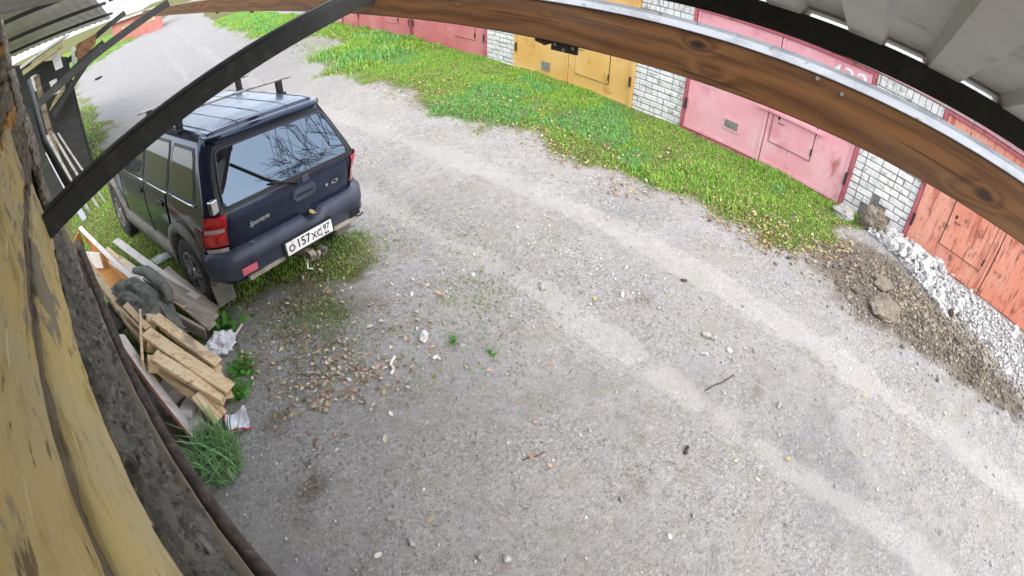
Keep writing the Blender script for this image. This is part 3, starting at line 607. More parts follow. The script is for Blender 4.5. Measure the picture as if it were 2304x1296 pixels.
# far end of the lane
far = empty('far_garage'); tag(far, 'small far salmon red garage at the end of the lane, under the beam', 'garage')
zf = gz(-.6, 44) - .15
M['salmon'] = mat('salmon_door', (.40, .17, .145), [((.38, .10, .08), 2, .45, .7)], .7, coords='World')
mb = MB(); mb.box((.2, 46.2, zf + .95), (4.4, 4, 1.9)); mb.build('wall', M['salmon'], far)
for k in range(2):
    mb = MB(); mb.box((-.85 + 2.1 * k, 44.16, zf + .85), (1.9, .06, 1.7)); dn = mb.build('gate', M['salmon'], far)
    mb = MB(); mb.box((-.75 + 2.1 * k, 44.11, zf + 1.2), (.9, .03, .35)); mb.build('sign', M['paleboard'], dn)
mb = MB(); mb.box((.2, 46.1, zf + 2.0), (4.8, 4.6, .2)); mb.build('roof', M['slate'], far)

# ------------------------------------------------------------------ the car (local frame: x right, y forward, z up, origin under the rear axle)
car = empty('parked_car', (.708, 4.408, -.075)); tag(car, 'dark navy four-door off-road car with roof bars, parked on the grass', 'car')
a = .295; rl = .061; pt = -.017
fwd = Vector((-math.sin(a), math.cos(a), pt)).normalized(); rgt = Vector((math.cos(a), math.sin(a), -rl)); rgt = (rgt - fwd * rgt.dot(fwd)).normalized(); upv = rgt.cross(fwd)
CM = Matrix((rgt, fwd, upv)).transposed().to_4x4(); CM.translation = Vector((.715, 4.40, -.075)); car.matrix_world = CM

M['paint'] = mat('navy_paint', (.008, .012, .028), [((.012, .017, .034), 3, .4, .7)], 0.13, .0, stint=(.6, .75, 1.0), ior=1.62, coat=.15, rough_var=.05)
M['glass'] = mat('dark_glass', (.010, .013, .018), rough=.02, ior=2.5, stint=(.66, .83, 1.0))
M['sideglass'] = mat('side_glass', (.03, .035, .035), rough=.04, ior=1.7)
M['bumper'] = mat('faded_bumper_plastic', (.055, .066, .098), [((.04, .048, .07), 4, .42, .68), ((.09, .10, .125), 14, .58, .75)], .42)
M['cladding'] = mat('dusty_cladding', (.16, .15, .125), [((.10, .095, .08), 6, .42, .68), ((.24, .22, .18), 17, .55, .7)], .75)
M['tyre'] = mat('tyre_rubber', (.022, .021, .020), [((.06, .055, .045), 12, .5, .75)], .85, bump=[(60, .3)])
M['alloy'] = mat('alloy', (.36, .36, .35), [((.16, .155, .15), 15, .45, .65)], .4, .8)
M['black'] = mat('black_plastic', (.012, .012, .013), rough=.45)
M['redlens'] = mat('red_lens', (.50, .012, .02), [((.35, .006, .012), 18, .45, .6)], .12, coat=.6)
M['clearlens'] = mat('clear_lens', (.46, .38, .37), rough=.12, coat=.5)
M['pinkrefl'] = mat('faded_reflector', (.62, .13, .17), rough=.35)
M['chrome'] = mat('chrome', (.62, .64, .66), rough=.18, metal=1)
M['platewhite'] = mat('plate_white', (.80, .80, .78), [((.55, .52, .47), 14, .55, .72)], .45)
M['rustbody'] = mat('bare_rust', (.17, .10, .06), [((.07, .045, .03), 30, .45, .6), ((.30, .21, .14), 18, .55, .7)], .9)
M['beigebar'] = mat('dusty_beige_bar', (.36, .33, .27), [((.2, .18, .14), 9, .5, .7)], .8)

ZR = [.34, .45, .55, .66, .78, .92, 1.02, 1.065, 1.10, 1.14, 1.25, 1.38, 1.48, 1.55, 1.60, 1.62, 1.627, 1.63]
YFt = ([.34, .55, .78, .92, 1.02, 1.065, 1.10, 1.14, 1.25, 1.38, 1.48, 1.55, 1.60, 1.62, 1.627, 1.63], [3.26, 3.40, 3.40, 3.34, 3.14, 2.62, 2.12, 1.97, 1.83, 1.66, 1.52, 1.42, 1.32, 1.15, .95, .8])
YBt = ([.34, .55, .78, .92, 1.02, 1.14, 1.25, 1.38, 1.48, 1.55, 1.60, 1.62, 1.627, 1.63], [-.60, -.68, -.72, -.740, -.748, -.693, -.632, -.560, -.505, -.468, -.44, -.36, -.15, .1])
HWt = ([.34, .55, .78, .92, 1.02, 1.14, 1.25, 1.38, 1.48, 1.55, 1.60, 1.62, 1.627, 1.63], [.77, .81, .825, .82, .81, .775, .735, .69, .65, .618, .575, .50, .30, .08])
yF = lambda z: float(np.interp(z, *YFt)); yB = lambda z: float(np.interp(z, *YBt)); hW = lambda z: float(np.interp(z, *HWt))
def sidex(y, z): return hW(z) * (1 - .05 * max(0, (y - 1.7) / 1.6) ** 2)
def rearpt(t, z):
    q = abs(t); k = float(np.interp(z, [.9, 1.05], [.70, .84])); return Vector((hW(z) * t, yB(z) + float(np.interp(z, [.9, 1.05], [.045, .018])) * q * q + float(np.interp(z, [.9, 1.05], [.15, .10])) * max(0, (q - k) / (1 - k)) ** 2.2, z))
AR = .43; AXL = [0.0, 2.65]
def half(z):
    pts = [rearpt(t, z) for t in np.linspace(0, 1, 14)]
    y0 = pts[-1].y; y1 = max(yF(z) - .42, y0 + .2)
    for y in np.linspace(y0, y1, 66)[1:]: pts.append(Vector((sidex(y, z), y, z)))
    xe = pts[-1].x
    for t in np.linspace(1, 0, 10)[1:]: pts.append(Vector((xe * t, yF(z) - (yF(z) - y1) * t ** 3, z)))
    return pts
rows = []
for z in ZR:
    hp = half(z); full = hp + [Vector((-v.x, v.y, v.z)) for v in hp[-2:0:-1]]
    for v in full:
        if abs(v.x) > .5:
            for yc in AXL:
                dy = abs(v.y - yc)
                if dy < AR:
                    za = .345 + math.sqrt(AR * AR - dy * dy)
                    if v.z < za and v.z < .82: v.z = za
    rows.append(full)
mb = MB(); nc = len(rows[0])
mb.v = [v for r in rows for v in r]
mb.f = [(i * nc + j, i * nc + (j + 1) % nc, (i + 1) * nc + (j + 1) % nc, (i + 1) * nc + j) for i in range(len(rows) - 1) for j in range(nc)] + [tuple((len(rows) - 1) * nc + j for j in range(nc))]
body = mb.build('body', M['paint'], car, smooth=True)
mb = MB(); mb.box((0, 1.3, .52), (1.24, 3.7, .34)); mb.box((0, -.1, .47), (1.46, .62, .20)) ; mb.build('underbody', M['black'], car)

def side_patch(sgn, ypts, z0, z1, off, nz_=8, ny_=10):
    """patch on the flank; ypts: ((rear y at z0, front y at z0), (rear y at z1, front y at z1))"""
    P = []
    for i in range(nz_ + 1):
        v = i / nz_; z = z0 + (z1 - z0) * v; ya = ypts[0][0] + (ypts[1][0] - ypts[0][0]) * v; yb_ = ypts[0][1] + (ypts[1][1] - ypts[0][1]) * v
        k = .03 * (abs(2 * v - 1) ** 6)
        P.append([Vector((sgn * (sidex(y, z) + off), y, z + off * .3)) for y in np.linspace(ya + k, yb_ - k, ny_ + 1)])
    return P
WIN = [(((-.40, .14), (-.30, .16)), 'quarter_window', 1.13, 1.49), (((.26, .92), (.26, .94)), 'rear_door_window', 1.12, 1.50), (((1.02, 1.80), (1.02, 1.40)), 'front_door_window', 1.12, 1.49)]
for sg in (-1, 1):
    for yp, nm, z0, z1 in WIN:
        e = .028; yq = tuple((p[0] - e, p[1] + e) for p in yp)
        mb = MB(); mb.grid(side_patch(sg, yq, z0 - .025, z1 + .025, .004)); fr = mb.build(nm, M['black'], car, True)
        mb = MB(); mb.grid(side_patch(sg, yp, z0, z1, .008)); mb.build('pane', M['sideglass'], fr, True)
        mb = MB(); mb.tube([Vector((sg * (sidex(y, z0 - .03) + .012), y, z0 - .035)) for y in np.linspace(yq[0][0], yq[0][1], 6)], .010, 6); mb.build('waist_trim', M['chrome'], fr, True)
    for (ya, yb_) in ((.30, .98), (1.0, 2.0)):
        P = []
        for z in np.linspace(.50, 1.085, 10):
            y0 = ya
            if ya < .5: y0 = max(ya, (math.sqrt(max(0, .49 ** 2 - (z - .345) ** 2)) if z < .8 else 0) + .0)
            P.append([Vector((sg * (sidex(y, z) + .006), y, z)) for y in np.linspace(y0, yb_, 14)])
        mb = MB(); mb.grid(P); d = mb.build('door', M['paint'], car, True)
        ed = [P[0][-1]] + [r[-1] for r in P]; mb = MB(); mb.tube([v + Vector((sg * .001, .006, 0)) for v in ed], .005, 5); mb.build('door_gap', M['black'], d); mb = MB(); mb.tube([v + Vector((sg * .001, -.006, 0)) for v in [r[0] for r in P]], .005, 5); mb.build('door_gap', M['black'], d)
        mb = MB(); mb.box((sg * (sidex(ya + .12, .96) + .014), ya + .14, .96), (.02, .15, .05), bev=.008); mb.build('handle', M['black'], d)
    # sill, flares
    mb = MB(); mb.grid([[Vector((sg * (.80 + o), y, z)) for y in np.linspace(.40, 2.25, 12)] for (o, z) in ((-.10, .30), (.02, .31), (.035, .40), (.03, .50), (.0, .51))]); mb.build('sill', M['cladding'], car, True)
    for yc in AXL:
        P = []
        for k in range(25):
            th = math.pi * (.03 + .94 * k / 24); row = []
            for (rr, o) in ((AR - .03, -.06), (AR - .01, .035), (AR + .03, .045), (AR + .075, .03), (AR + .08, -.01)):
                y = yc + rr * math.cos(th); z = .345 + rr * math.sin(th); row.append(Vector((sg * (sidex(min(max(y, -.6), 3.0), max(z, .5)) + o), y, z)))
            P.append(row)
        mb = MB(); mb.grid(P); mb.build('wheel_flare', M['cladding'], car, True)
    for yc in AXL:   # wheels
        R0 = .355; x0 = sg * .725
        wh = empty('wheel'); wh.parent = car; wh.location = (x0, yc, .345)
        mb = MB(); prof_ = [(-.098, .20), (-.108, .235), (-.112, .28), (-.104, .325), (-.085, .347), (-.04, .355), (.04, .355), (.085, .347), (.104, .325), (.112, .28), (.108, .235), (.098, .20)]
        mb.lathe(prof_, n=48)
        for k in range(48):
            a_ = 2 * math.pi * k / 48
            for hx in (-.075, 0, .075):
                mb.box((hx, .354 * math.cos(a_ + hx * 2), .354 * math.sin(a_ + hx * 2)), (.055, .022, .016), Matrix.Rotation(a_ + hx * 2, 3, 'X'))
        mb.build('tyre', M['tyre'], wh, True)
        mb = MB(); mb.lathe([(sg * .10, .205), (sg * .095, .19), (sg * .03, .182), (-sg * .09, .185)], n=32); mb.lathe([(sg * .105, .212), (sg * .108, .20), (sg * .10, .19)], n=32)
        for k in range(5):
            a_ = 2 * math.pi * k / 5 + .3
            for da in (-.16, .16):
                mb.bar((sg * .085, .055 * math.cos(a_), .055 * math.sin(a_)), (sg * .092, .195 * math.cos(a_ + da), .195 * math.sin(a_ + da)), .020, .030, up=(1, 0, 0))
        mb.lathe([(sg * .10, .0), (sg * .10, .04), (sg * .085, .062), (sg * .05, .066)], n=20); mb.build('rim', M['alloy'], wh)
        mb = MB(); mb.lathe([(sg * .02, 0.), (sg * .02, .185)], n=24); mb.build('brake_disc', M['black'], wh)
    # mirrors
    mb = MB(); mb.box((sg * .93, 1.80, 1.17), (.20, .10, .15), bev=.03); mi = mb.build('side_mirror', M['paint'], car, True)
    mb = MB(); mb.box((sg * .93, 1.745, 1.17), (.165, .006, .115)); mb.build('mirror_glass', M['chrome'], mi)
    # mud flap
    mb = MB(); mb.box((sg * .74, -.40, .27), (.20, .012, .26), Matrix.Rotation(R(-8), 3, 'X')); mb.build('mud_flap', M['cladding'], car)

# tailgate details
def rear_patch(t0, t1, z0, z1, off, n=16, m=8, rnd=.05, taper=0.0):
    P = []
    for i in range(m + 1):
        v = i / m; z = z0 + (z1 - z0) * v; k = (abs(2 * v - 1) ** 5) * rnd + taper * v
        P.append([rearpt(t, z) + Vector((0, -off, off * .35)) for t in np.linspace(t0 + k, t1 - k, n + 1)])
    return P
mb = MB(); mb.grid(rear_patch(-.90, .90, 1.05, 1.515, .004, rnd=.03)); rw = mb.build('rear_window', M['black'], car, True)
mb = MB(); mb.grid(rear_patch(-.845, .845, 1.085, 1.475, .009)); mb.build('pane', M['glass'], rw, True)
seal = [rearpt(t, z) + Vector((0, -.014, .004)) for t, z in [(x, 1.083) for x in np.linspace(-.79, .79, 12)] + [(.84, 1.10), (.85, 1.28), (.84, 1.46), (.79, 1.478)] + [(x, 1.478) for x in np.linspace(.7, -.7, 10)] + [(-.79, 1.478), (-.84, 1.46), (-.85, 1.28), (-.84, 1.10), (-.79, 1.083)]]
mb = MB(); mb.tube(seal, .007, 6); mb.build('window_seal', M['bumper'], rw, True)
P = []
for t in np.linspace(-.97, .97, 20):   # roof lip over the window
    q = rearpt(t, 1.56); lip = .10 * (1 - .5 * abs(t) ** 4); P.append([q + Vector((0, .10, .030)), q + Vector((0, .0, .034)), q + Vector((0, -lip, .020)), q + Vector((0, -lip + .01, -.004)), q + Vector((0, .015, -.03))])
mb = MB(); mb.grid(P); mb.build('roof_spoiler', M['paint'], car, True)
for sg in (-1, 1):    # tailgate shut lines
    mb = MB(); mb.tube([rearpt(sg * (.785 if z < 1.07 else .905), z) + Vector((0, -.003, 0)) for z in [.70, .8, .9, 1.0, 1.065, 1.075, 1.15, 1.25, 1.35, 1.45, 1.54]], .006, 5); mb.build('tailgate_gap', M['black'], car)
def corner(z, arc):
    """point on the right rear corner, arc metres forward from t=.86 around onto the flank"""
    pts = [rearpt(t, z) for t in np.linspace(.80, 1, 10)]; pts += [Vector((sidex(y, z), y, z)) for y in np.linspace(pts[-1].y + .02, pts[-1].y + .4, 16)]
    d = 0
    for p, q in zip(pts, pts[1:]):
        L = (q - p).length
        if d + L >= arc: return p.lerp(q, (arc - d) / L)
        d += L
    return pts[-1]
def lamp(sg, z0, z1, a0, a1, off, rnd=.0):
    P = []
    for z in np.linspace(z0, z1, 7):
        row = []
        for ar in np.linspace(a0, a1, 9):
            p = corner(z, ar); n_ = Vector((p.x * .6, -.5, 0)).normalized(); q = p + n_ * off; row.append(Vector((sg * q.x, q.y, q.z)))
        P.append(row)
    m_ = MB(); m_.grid(P); return m_
for sg in (-1, 1):
    tl = lamp(sg, .775, 1.05, .015, .235, .016).build('tail_light', M['redlens'], car, True)
    lamp(sg, .895, .935, .03, .215, .019).build('white_band', M['clearlens'], tl, True)
    if sg < 0:
        o = lamp(sg, .69, .755, .02, .22, .02).build('broken_indicator', M['clearlens'], tl, True); o['label'] = 'cracked clear lower lens of the left tail light'
        mb = MB(); p_ = corner(1.12, .10); mb.box((-p_.x - .02, p_.y - .02, 1.125), (.075, .05, .11), Matrix.Rotation(.3, 3, 'Z'), bev=.006); mb.build('loose_lens', M['chrome'], tl)
        lamp(sg, .69, .90, .26, .42, .006).build('rusty_corner', M['rustbody'], car, True)
    else: lamp(sg, .69, .755, .02, .25, .02).build('indicator', M['clearlens'], tl, True)
# bumper swept round the tail
P = []; top_shift = []
path = [Vector((-.86, -.42, 0)), Vector((-.875, -.55, 0))] + [Vector((hW(.6) * 1.055 * t, -.795 + .05 * t * t + .16 * max(0, (abs(t) - .78) / .22) ** 2, 0)) for t in np.linspace(-1, 1, 41)] + [Vector((.875, -.55, 0)), Vector((.86, -.42, 0))]
for i, c_ in enumerate(path):
    n_ = Vector((c_.x * .25, -1, 0)).normalized() if abs(c_.x) < .86 else Vector((c_.x / abs(c_.x), 0, 0)); inn = -n_ * .16
    x = c_.x; dip = .055 * (1 if .06 < x < .25 else 0); zt = .715 - dip
    P.append([c_ + inn + Vector((0, 0, zt)), c_ - n_ * .05 + Vector((0, 0, zt + .004)), c_ + Vector((0, 0, zt - .03)), c_ + n_ * .008 + Vector((0, 0, .60)), c_ - n_ * .006 + Vector((0, 0, .59)), c_ - n_ * .004 + Vector((0, 0, .495)), c_ - n_ * .03 + Vector((0, 0, .465)), c_ + inn + Vector((0, 0, .46))])
mb = MB(); mb.grid(P); mb.f += [tuple(range(8)), tuple(range((len(P) - 1) * 8, len(P) * 8))[::-1]]; bump = mb.build('rear_bumper', M['bumper'], car, True)
mb = MB(); mb.box((-.59, -.772, .53), (.15, .012, .062), Matrix.Rotation(-.09, 3, 'Z'), bev=.004); mb.build('reflector', M['pinkrefl'], bump)
mb = MB(); mb.box((.62, -.768, .50), (.13, .012, .06), Matrix.Rotation(.09, 3, 'Z')); mb.tube([(.60, -.78, .50), (.62, -.80, .47), (.66, -.79, .46), (.70, -.80, .48)], .008, 6); mb.build('empty_reflector_socket', M['black'], bump)
mb = MB(); mb.bar((-.60, -.73, .435), (.66, -.73, .435), .05, .045, bev=.006); mb.build('lower_bar', M['beigebar'], car)
mb = MB(); mb.bar((.02, -.6, .37), (.02, -.82, .36), .06, .06); mb.lathe([(-.03, .0), (-.03, .05), (.03, .05), (.03, 0.)], n=16, c=(.02, -.80, .35)); mb.tube([(.02, -.80, .36), (.02, -.90, .36), (.02, -.93, .40)], .014, 8); mb.lathe([(-.02, 0), (-.012, .02), (.012, .02), (.02, 0)], n=12, c=(.02, -.93, .42)); tow = mb.build('tow_hitch', M['beigebar'], car)
mb = MB(); mb.tube([(.13, -.80, .37), (.15, -.87, .36)], .030, 10); mb.build('trailer_socket', M['alloy'], tow)
mb = MB(); mb.tube([(-.02, -.80, .33), (-.06, -.83, .27), (-.02, -.85, .25)], .010, 6); mb.build('tow_shackle', M['steel'], tow)
# licence plate
pl = MB(); pl.box((0, 0, 0), (.52, .012, .115), bev=.004); plate = pl.build('licence_plate', M['platewhite'], car); plate.location = (.03, -.822, .535); plate.rotation_euler = (R(-6), 0, 0)
mb = MB(); mb.box((0, .012, 0), (.56, .012, .15)); mb.build('plate_holder', M['black'], plate)
for body_, size, x, z in (('O', .085, -.205, -.006), ('157', .105, -.075, .004), ('XC', .085, .075, -.006), ('97', .075, .190, .016), ('RUS', .030, .185, -.036)):
    me = text_mesh(body_, size, .001, bold=.0012); me.materials.append(M['black']); o = link(bpy.data.objects.new('plate_text', me), plate)
    o.location = (x, -.0085, z); o.rotation_euler = (R(90), 0, 0)
mb = MB(); mb.box((.132, -.0075, 0), (.003, .003, .10)); mb.build('plate_divider', M['black'], plate)
# handle garnish, badges, wiper
def on_rear(x, z, off): return rearpt(x / hW(z), z) + Vector((0, -off, off * .1))
pill = MB(); ring = [(.115 * math.cos(t) + (.09 if math.cos(t) > 0 else -.09), .062 * math.sin(t)) for t in np.linspace(0, 2 * math.pi, 33)[:-1]]
ring = [(math.copysign(.075 + .062 * abs(math.cos(t)), math.cos(t)), .062 * math.sin(t)) for t in np.linspace(0.05, 2 * math.pi + .05, 33)[:-1]]
cx_, cz_ = .10, .915
vs = [on_rear(cx_ + px, cz_ + pz, .004) for px, pz in ring] + [on_rear(cx_ + px * .92, cz_ + pz * .88, .022) for px, pz in ring]
pill.add(vs, [(i, (i + 1) % 32, 32 + (i + 1) % 32, 32 + i) for i in range(32)] + [tuple(range(32, 64))]); gp_ = pill.build('tailgate_handle_cover', M['bumper'], car)
mb = MB(); mb.bar(on_rear(cx_ - .09, cz_, .026), on_rear(cx_ + .09, cz_, .026), .012, .010); mb.build('slot', M['black'], gp_)
def badge(text, x, z, size, mt, off, shear=0, name='badge'):
    me = text_mesh(text, size, .003, shear=shear, bold=.0012); me.materials.append(mt); o = link(bpy.data.objects.new(name, me), car); o.location = on_rear(x, z, off); o.rotation_euler = (R(90), 0, .03); return o
badge('Sportage', -.38, .865, .058, M['chrome'], .008, .35, 'name_badge')
mb = MB(); mb.add([on_rear(.46 + .042 * math.cos(t), .875 + .022 * math.sin(t), .009) for t in np.linspace(0, 2 * math.pi, 21)[:-1]], [tuple(range(20))]); ov = mb.build('oval_badge', M['chrome'], car)
me = text_mesh('KIA', .026, .002, bold=.001); me.materials.append(M['black']); o = link(bpy.data.objects.new('badge_text', me), ov); o.location = on_rear(.46, .875, .013); o.rotation_euler = (R(90), 0, .08)
mb = MB(); mb.box(on_rear(.36, .872, .008), (.026, .008, .026), bev=.004); mb.build('lock_cylinder', M['chrome'], car)
mb = MB(); mb.box(on_rear(.13, 1.03, .006), (.075, .010, .055), bev=.008); mb.build('tailgate_emblem', M['bumper'], car)
mb = MB(); mb.tube([on_rear(.03, 1.035, .02), on_rear(.03, 1.035, .045)], .020, 10); mb.tube([on_rear(.03, 1.035, .04), on_rear(-.10, 1.085, .045), on_rear(-.22, 1.12, .04)], .009, 6); wi = mb.build('wiper_arm', M['black'], car)
mb = MB(); mb.tube([on_rear(-.09, 1.075, .032), on_rear(-.22, 1.15, .03), on_rear(-.47, 1.36, .028)], .008, 6); mb.build('wiper_blade', M['black'], wi)
# fallen leaves caught on the tail are separate things, added with the leaves below
# roof: grooves and cross bars
for x in (-.50, -.25, 0, .25, .50):
    mb = MB(); pts = []
    for y in np.linspace(-.42, 1.25, 14):
        zz = max(z for z in np.linspace(1.5, 1.63, 80) if hW(z) >= abs(x) + .01 and yB(z) <= y <= yF(z) - .02); pts.append((x, y, zz + .004))
    mb.tube(pts, .006, 5); mb.build('roof_rib' if abs(x) < .4 else 'roof_gutter', M['paint'] if abs(x) < .4 else M['black'], car)
P = []   # dusty roof skin, sky reflection put into its paler blue, a hair above the body
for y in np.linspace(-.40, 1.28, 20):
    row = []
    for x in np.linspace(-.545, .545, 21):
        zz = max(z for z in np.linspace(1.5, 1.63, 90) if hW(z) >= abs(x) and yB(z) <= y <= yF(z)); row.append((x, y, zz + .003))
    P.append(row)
mb = MB(); mb.grid(P); mb.build('roof_panel', mat('sky_pale_dusty_roof', (.045, .06, .095), [((.085, .105, .15), 5, .42, .66), ((.03, .04, .07), 26, .55, .7)], .26, ior=2.3, stint=(.72, .85, 1.0), rough_var=.08), car, True)
for yb_ in (.16, 1.02):
    mb = MB(); mb.bar((-.70, yb_, 1.745), (.70, yb_, 1.745), .032, .022, bev=.004); rb = mb.build('roof_bar', M['alloy'], car)
    for sg in (-1, 1):
        mb = MB(); mb.bar((sg * .57, yb_, 1.585), (sg * .555, yb_, 1.745), .07, .045, up=(0, 1, 0), bev=.008); mb.box((sg * .585, yb_, 1.60), (.05, .11, .035), bev=.006); mb.build('bar_foot', M['black'], rb)

# ------------------------------------------------------------------ pile of timber and junk along the wall
M['fresh'] = mat('fresh_pine', (.66, .50, .30), [((.72, .58, .38), (3, 3, 3), .42, .66), ((.44, .27, .12), (3, 26, 26), .52, .68), ((.30, .24, .17), 5, .54, .72), ((.22, .13, .06), (8, 40, 40), .62, .70)], .75, bump=[((6, 60, 60), .35)])
M['greywood'] = mat('grey_pink_board', (.40, .345, .285), [((.27, .225, .185), (2, 14, 14), .42, .66), ((.40, .34, .30), 8, .55, .7)], .85, bump=[(50, .25)])
M['redge'] = mat('reddish_edge', (.30, .13, .10), [((.2, .1, .08), 20, .5, .7)], .8)
M['brownfurn'] = mat('brown_veneer', (.40, .19, .055), [((.28, .12, .035), (3, 12, 12), .45, .68)], .55)
M['jacket'] = mat('grey_green_cloth', (.17, .18, .155), [((.22, .23, .20), 9, .42, .68), ((.085, .09, .09), 5, .5, .7)], .95, bump=[(140, .3)])
M['plastic'] = mat('white_plastic', (.68, .69, .72), [((.45, .46, .5), 12, .55, .7)], .45)
M['paper'] = mat('white_packet', (.72, .74, .80), [((.50, .55, .66), 16, .52, .62)], .5)
M['packred'] = mat('packet_red', (.55, .03, .03), rough=.5)
def board(name, a, b_, wd, th, mt, label, up=(0, 0, 1), group='boards in the timber pile', cat='board', edge=None):
    a, b_ = Vector(a), Vector(b_); x = (b_ - a); L = x.length; x.normalize(); y = Vector(up).cross(x).normalized(); z = x.cross(y)
    mb = MB(); mb.box((0, 0, 0), (L, wd, th), bev=.003); o = mb.build(name, mt); o.matrix_world = Matrix.Translation((a + b_) / 2) @ Matrix((x, y, z)).transposed().to_4x4()
    if edge:
        mb = MB(); mb.box((0, -wd / 2 - .003, 0), (L, .005, th * .98)); mb.build('edge_band', edge, o)
    return tag(o, label, cat, group)
board('board', (-1.153, 4.883, .628), (-.607, 3.22, .40), .13, .028, M['fresh'], 'long light pine board lying closest to the plank wall', up=(.75, .1, .6))
board('board', (-1.016, 4.496, .563), (-.654, 3.336, .357), .10, .026, M['fresh'], 'light pine board lying just outside the longest pine board', up=(.6, .1, .8))
board('board', (-.735, 3.74, .575), (-.580, 3.36, .51), .06, .045, M['fresh'], 'short pine batten poking out below the crumpled jacket')
board('board', (-.800, 3.25, .66), (-.545, 2.53, .075), .15, .022, M['chip'], 'white laminated board with a reddish edge leaning beside the pole', up=(.85, .15, .5), edge=M['redge'])
board('board', (-.385, 2.76, .25), (-.318, 2.60, .075), .19, .022, M['fresh'], 'short wide pine offcut standing in front of the pallet', up=(.75, -.35, .55))
board('board', (-.640, 3.08, .405), (-.385, 2.68, .200), .075, .022, M['fresh'], 'narrow pine board sloping below the pallet', up=(.4, 0, .9))
for k, (a_, b_, wd, th) in enumerate([((-.60, 4.66, .34), (-.02, 3.76, .10), .15, .03), ((-.53, 4.42, .385), (-.04, 3.61, .145), .12, .03), ((-.474, 4.40, .345), (-.085, 3.54, .135), .10, .03), ((-.48, 3.95, .25), (-.17, 3.575, .07), .03, .14), ((-.36, 4.62, .25), (-.02, 3.83, .07), .13, .03)]):
    board('board', a_, b_, wd, th, M['greywood'], ['grey weathered plank on the car side of the old plank stack', 'topmost grey plank of the old stack, jacket on its end', 'grey plank on the near side of the old stack', 'plank on edge closing the front of the old plank stack', 'lowest grey plank nearest the rear wheel'][k])
board('board', (-.887, 5.111, .386), (-.496, 4.262, .332), .16, .024, M['chip'], 'pale board lying behind the crumpled jacket', up=(.2, 0, 1))
board('board', (-.98, 5.35, .44), (-.25, 3.85, .23), .07, .022, M['fresh'], 'long thin pale batten running from the drawer over the old planks', up=(.1, 0, 1))
board('board', (-.86, 5.55, .40), (-.12, 3.98, .17), .09, .022, M['chip'], 'long thin whitish board on the car side of the pile', up=(.1, 0, 1))
crate = empty('drawer', (-1.1, 5.4, .3)); tag(crate, 'broken brown veneer drawer with an orange inside beyond the jacket', 'drawer', )
crate.location = (0, 0, 0)
def cb(nm, a_, b_, wd, th, mt, up=(0, 0, 1)): m_ = MB(); m_.bar(a_, b_, wd, th, up=up, bev=.002); return m_.build(nm, mt, crate)
cb('long_side', (-1.326, 6.12, .42), (-.686, 4.52, .27), .02, .20, M['brownfurn']); cb('top_edge', (-1.345, 6.14, .535), (-.690, 4.50, .385), .05, .022, M['chip'])
cb('end_panel', (-1.37, 6.08, .42), (-1.50, 5.72, .40), .02, .20, M['brownfurn']); cb('bottom', (-1.38, 5.95, .27), (-.86, 4.72, .16), .30, .02, M['brownfurn']); cb('divider', (-1.254, 5.42, .40), (-1.072, 5.30, .36), .02, .2, M['chip'])
# pallet
pal = empty('pallet'); tag(pal, 'broken light pine pallet tilted against the wall in front of the jacket', 'pallet')
def pb(nm, a_, b_, wd, th, up=(.45, .05, .9)): m_ = MB(); m_.bar(a_, b_, wd, th, up=up, bev=.004); return m_.build(nm, M['fresh'], pal)
pb('deck_plank', (-.500, 3.46, .530), (-.155, 3.026, .172), .125, .024); pb('deck_plank', (-.600, 3.295, .545), (-.146, 2.746, .142), .145, .024); pb('deck_plank', (-.585, 3.02, .520), (-.225, 2.703, .147), .13, .024)
pb('bottom_plank', (-.56, 3.00, .435), (-.235, 2.70, .10), .09, .02); pb('bottom_plank', (-.47, 3.40, .45), (-.165, 3.01, .12), .09, .02)
pb('end_plank', (-.625, 3.575, .53), (-.700, 3.00, .49), .024, .13, up=(.4, 0, .9)); pb('cross_plank', (-.215, 3.16, .145), (-.20, 2.72, .10), .10, .022)
for y_, z_, x_ in ((3.50, .475, -.555), (3.24, .465, -.60), (3.02, .455, -.625)): m_ = MB(); m_.box((x_, y_, z_), (.085, .11, .085), Matrix.Rotation(.55, 3, 'Y'), bev=.004); m_.build('block', M['fresh'], pal)
# jacket: draped cloth
P = []
for i in range(41):
    row = []
    for j in range(41):
        u, v = i / 40 * 2 - 1, j / 40 * 2 - 1; r = max(abs(u), abs(v)) if True else 0; rr = math.hypot(u, v)
        x_ = -.67 + .29 * u * (1 - .12 * v) + .10 * v * -.45; y_ = 4.03 + .36 * v + .10 * u * -.8
        fold = .020 * math.sin(31 * v + 5 * u + 3 * mnoise.noise(Vector((u * 3, v * 3, 7)))) + .014 * mnoise.noise(Vector((u * 11, v * 11, 2))) + .030 * math.sin(9 * v + 3.0 * u + 2 * mnoise.noise(Vector((u * 2, v * 2, 0)))) + .018 * math.sin(17 * v - 6 * u) + .05 * mnoise.noise(Vector((u * 2.2, v * 2.2, 4)))
        dome = .53 - .03 * u - .16 * max(0, rr - .35) ** 1.3 - .12 * max(0, u) ** 2; z_ = dome + fold * (1 - .4 * rr ** 2)
        ex = .05 * mnoise.noise(Vector((u * 3, v * 3, 9))); row.append((x_ + ex * (rr > .8), y_ + ex, z_))
    P.append(row)
mb = MB(); mb.grid(P); mb.grid([[(a_, b_, c_ - .05) for a_, b_, c_ in r] for r in P][::-1]); jk = mb.build('jacket', M['jacket'], smooth=True); tag(jk, 'crumpled grey-green jacket thrown over the timber pile', 'jacket')
mb = MB(); mb.tube([(-.62, 4.36, .525), (-.50, 4.28, .505), (-.40, 4.05, .475), (-.34, 3.86, .43), (-.36, 3.78, .40)], [.035, .055, .055, .048, .035], 14)
for v in mb.v: v += Vector((0, 0, 1)) * .016 * mnoise.noise(v * 16) + Vector((.5, .5, 0)) * .016 * mnoise.noise(v * 22 + Vector((3, 3, 3)))
mb.build('sleeve', M['jacket'], jk, True)
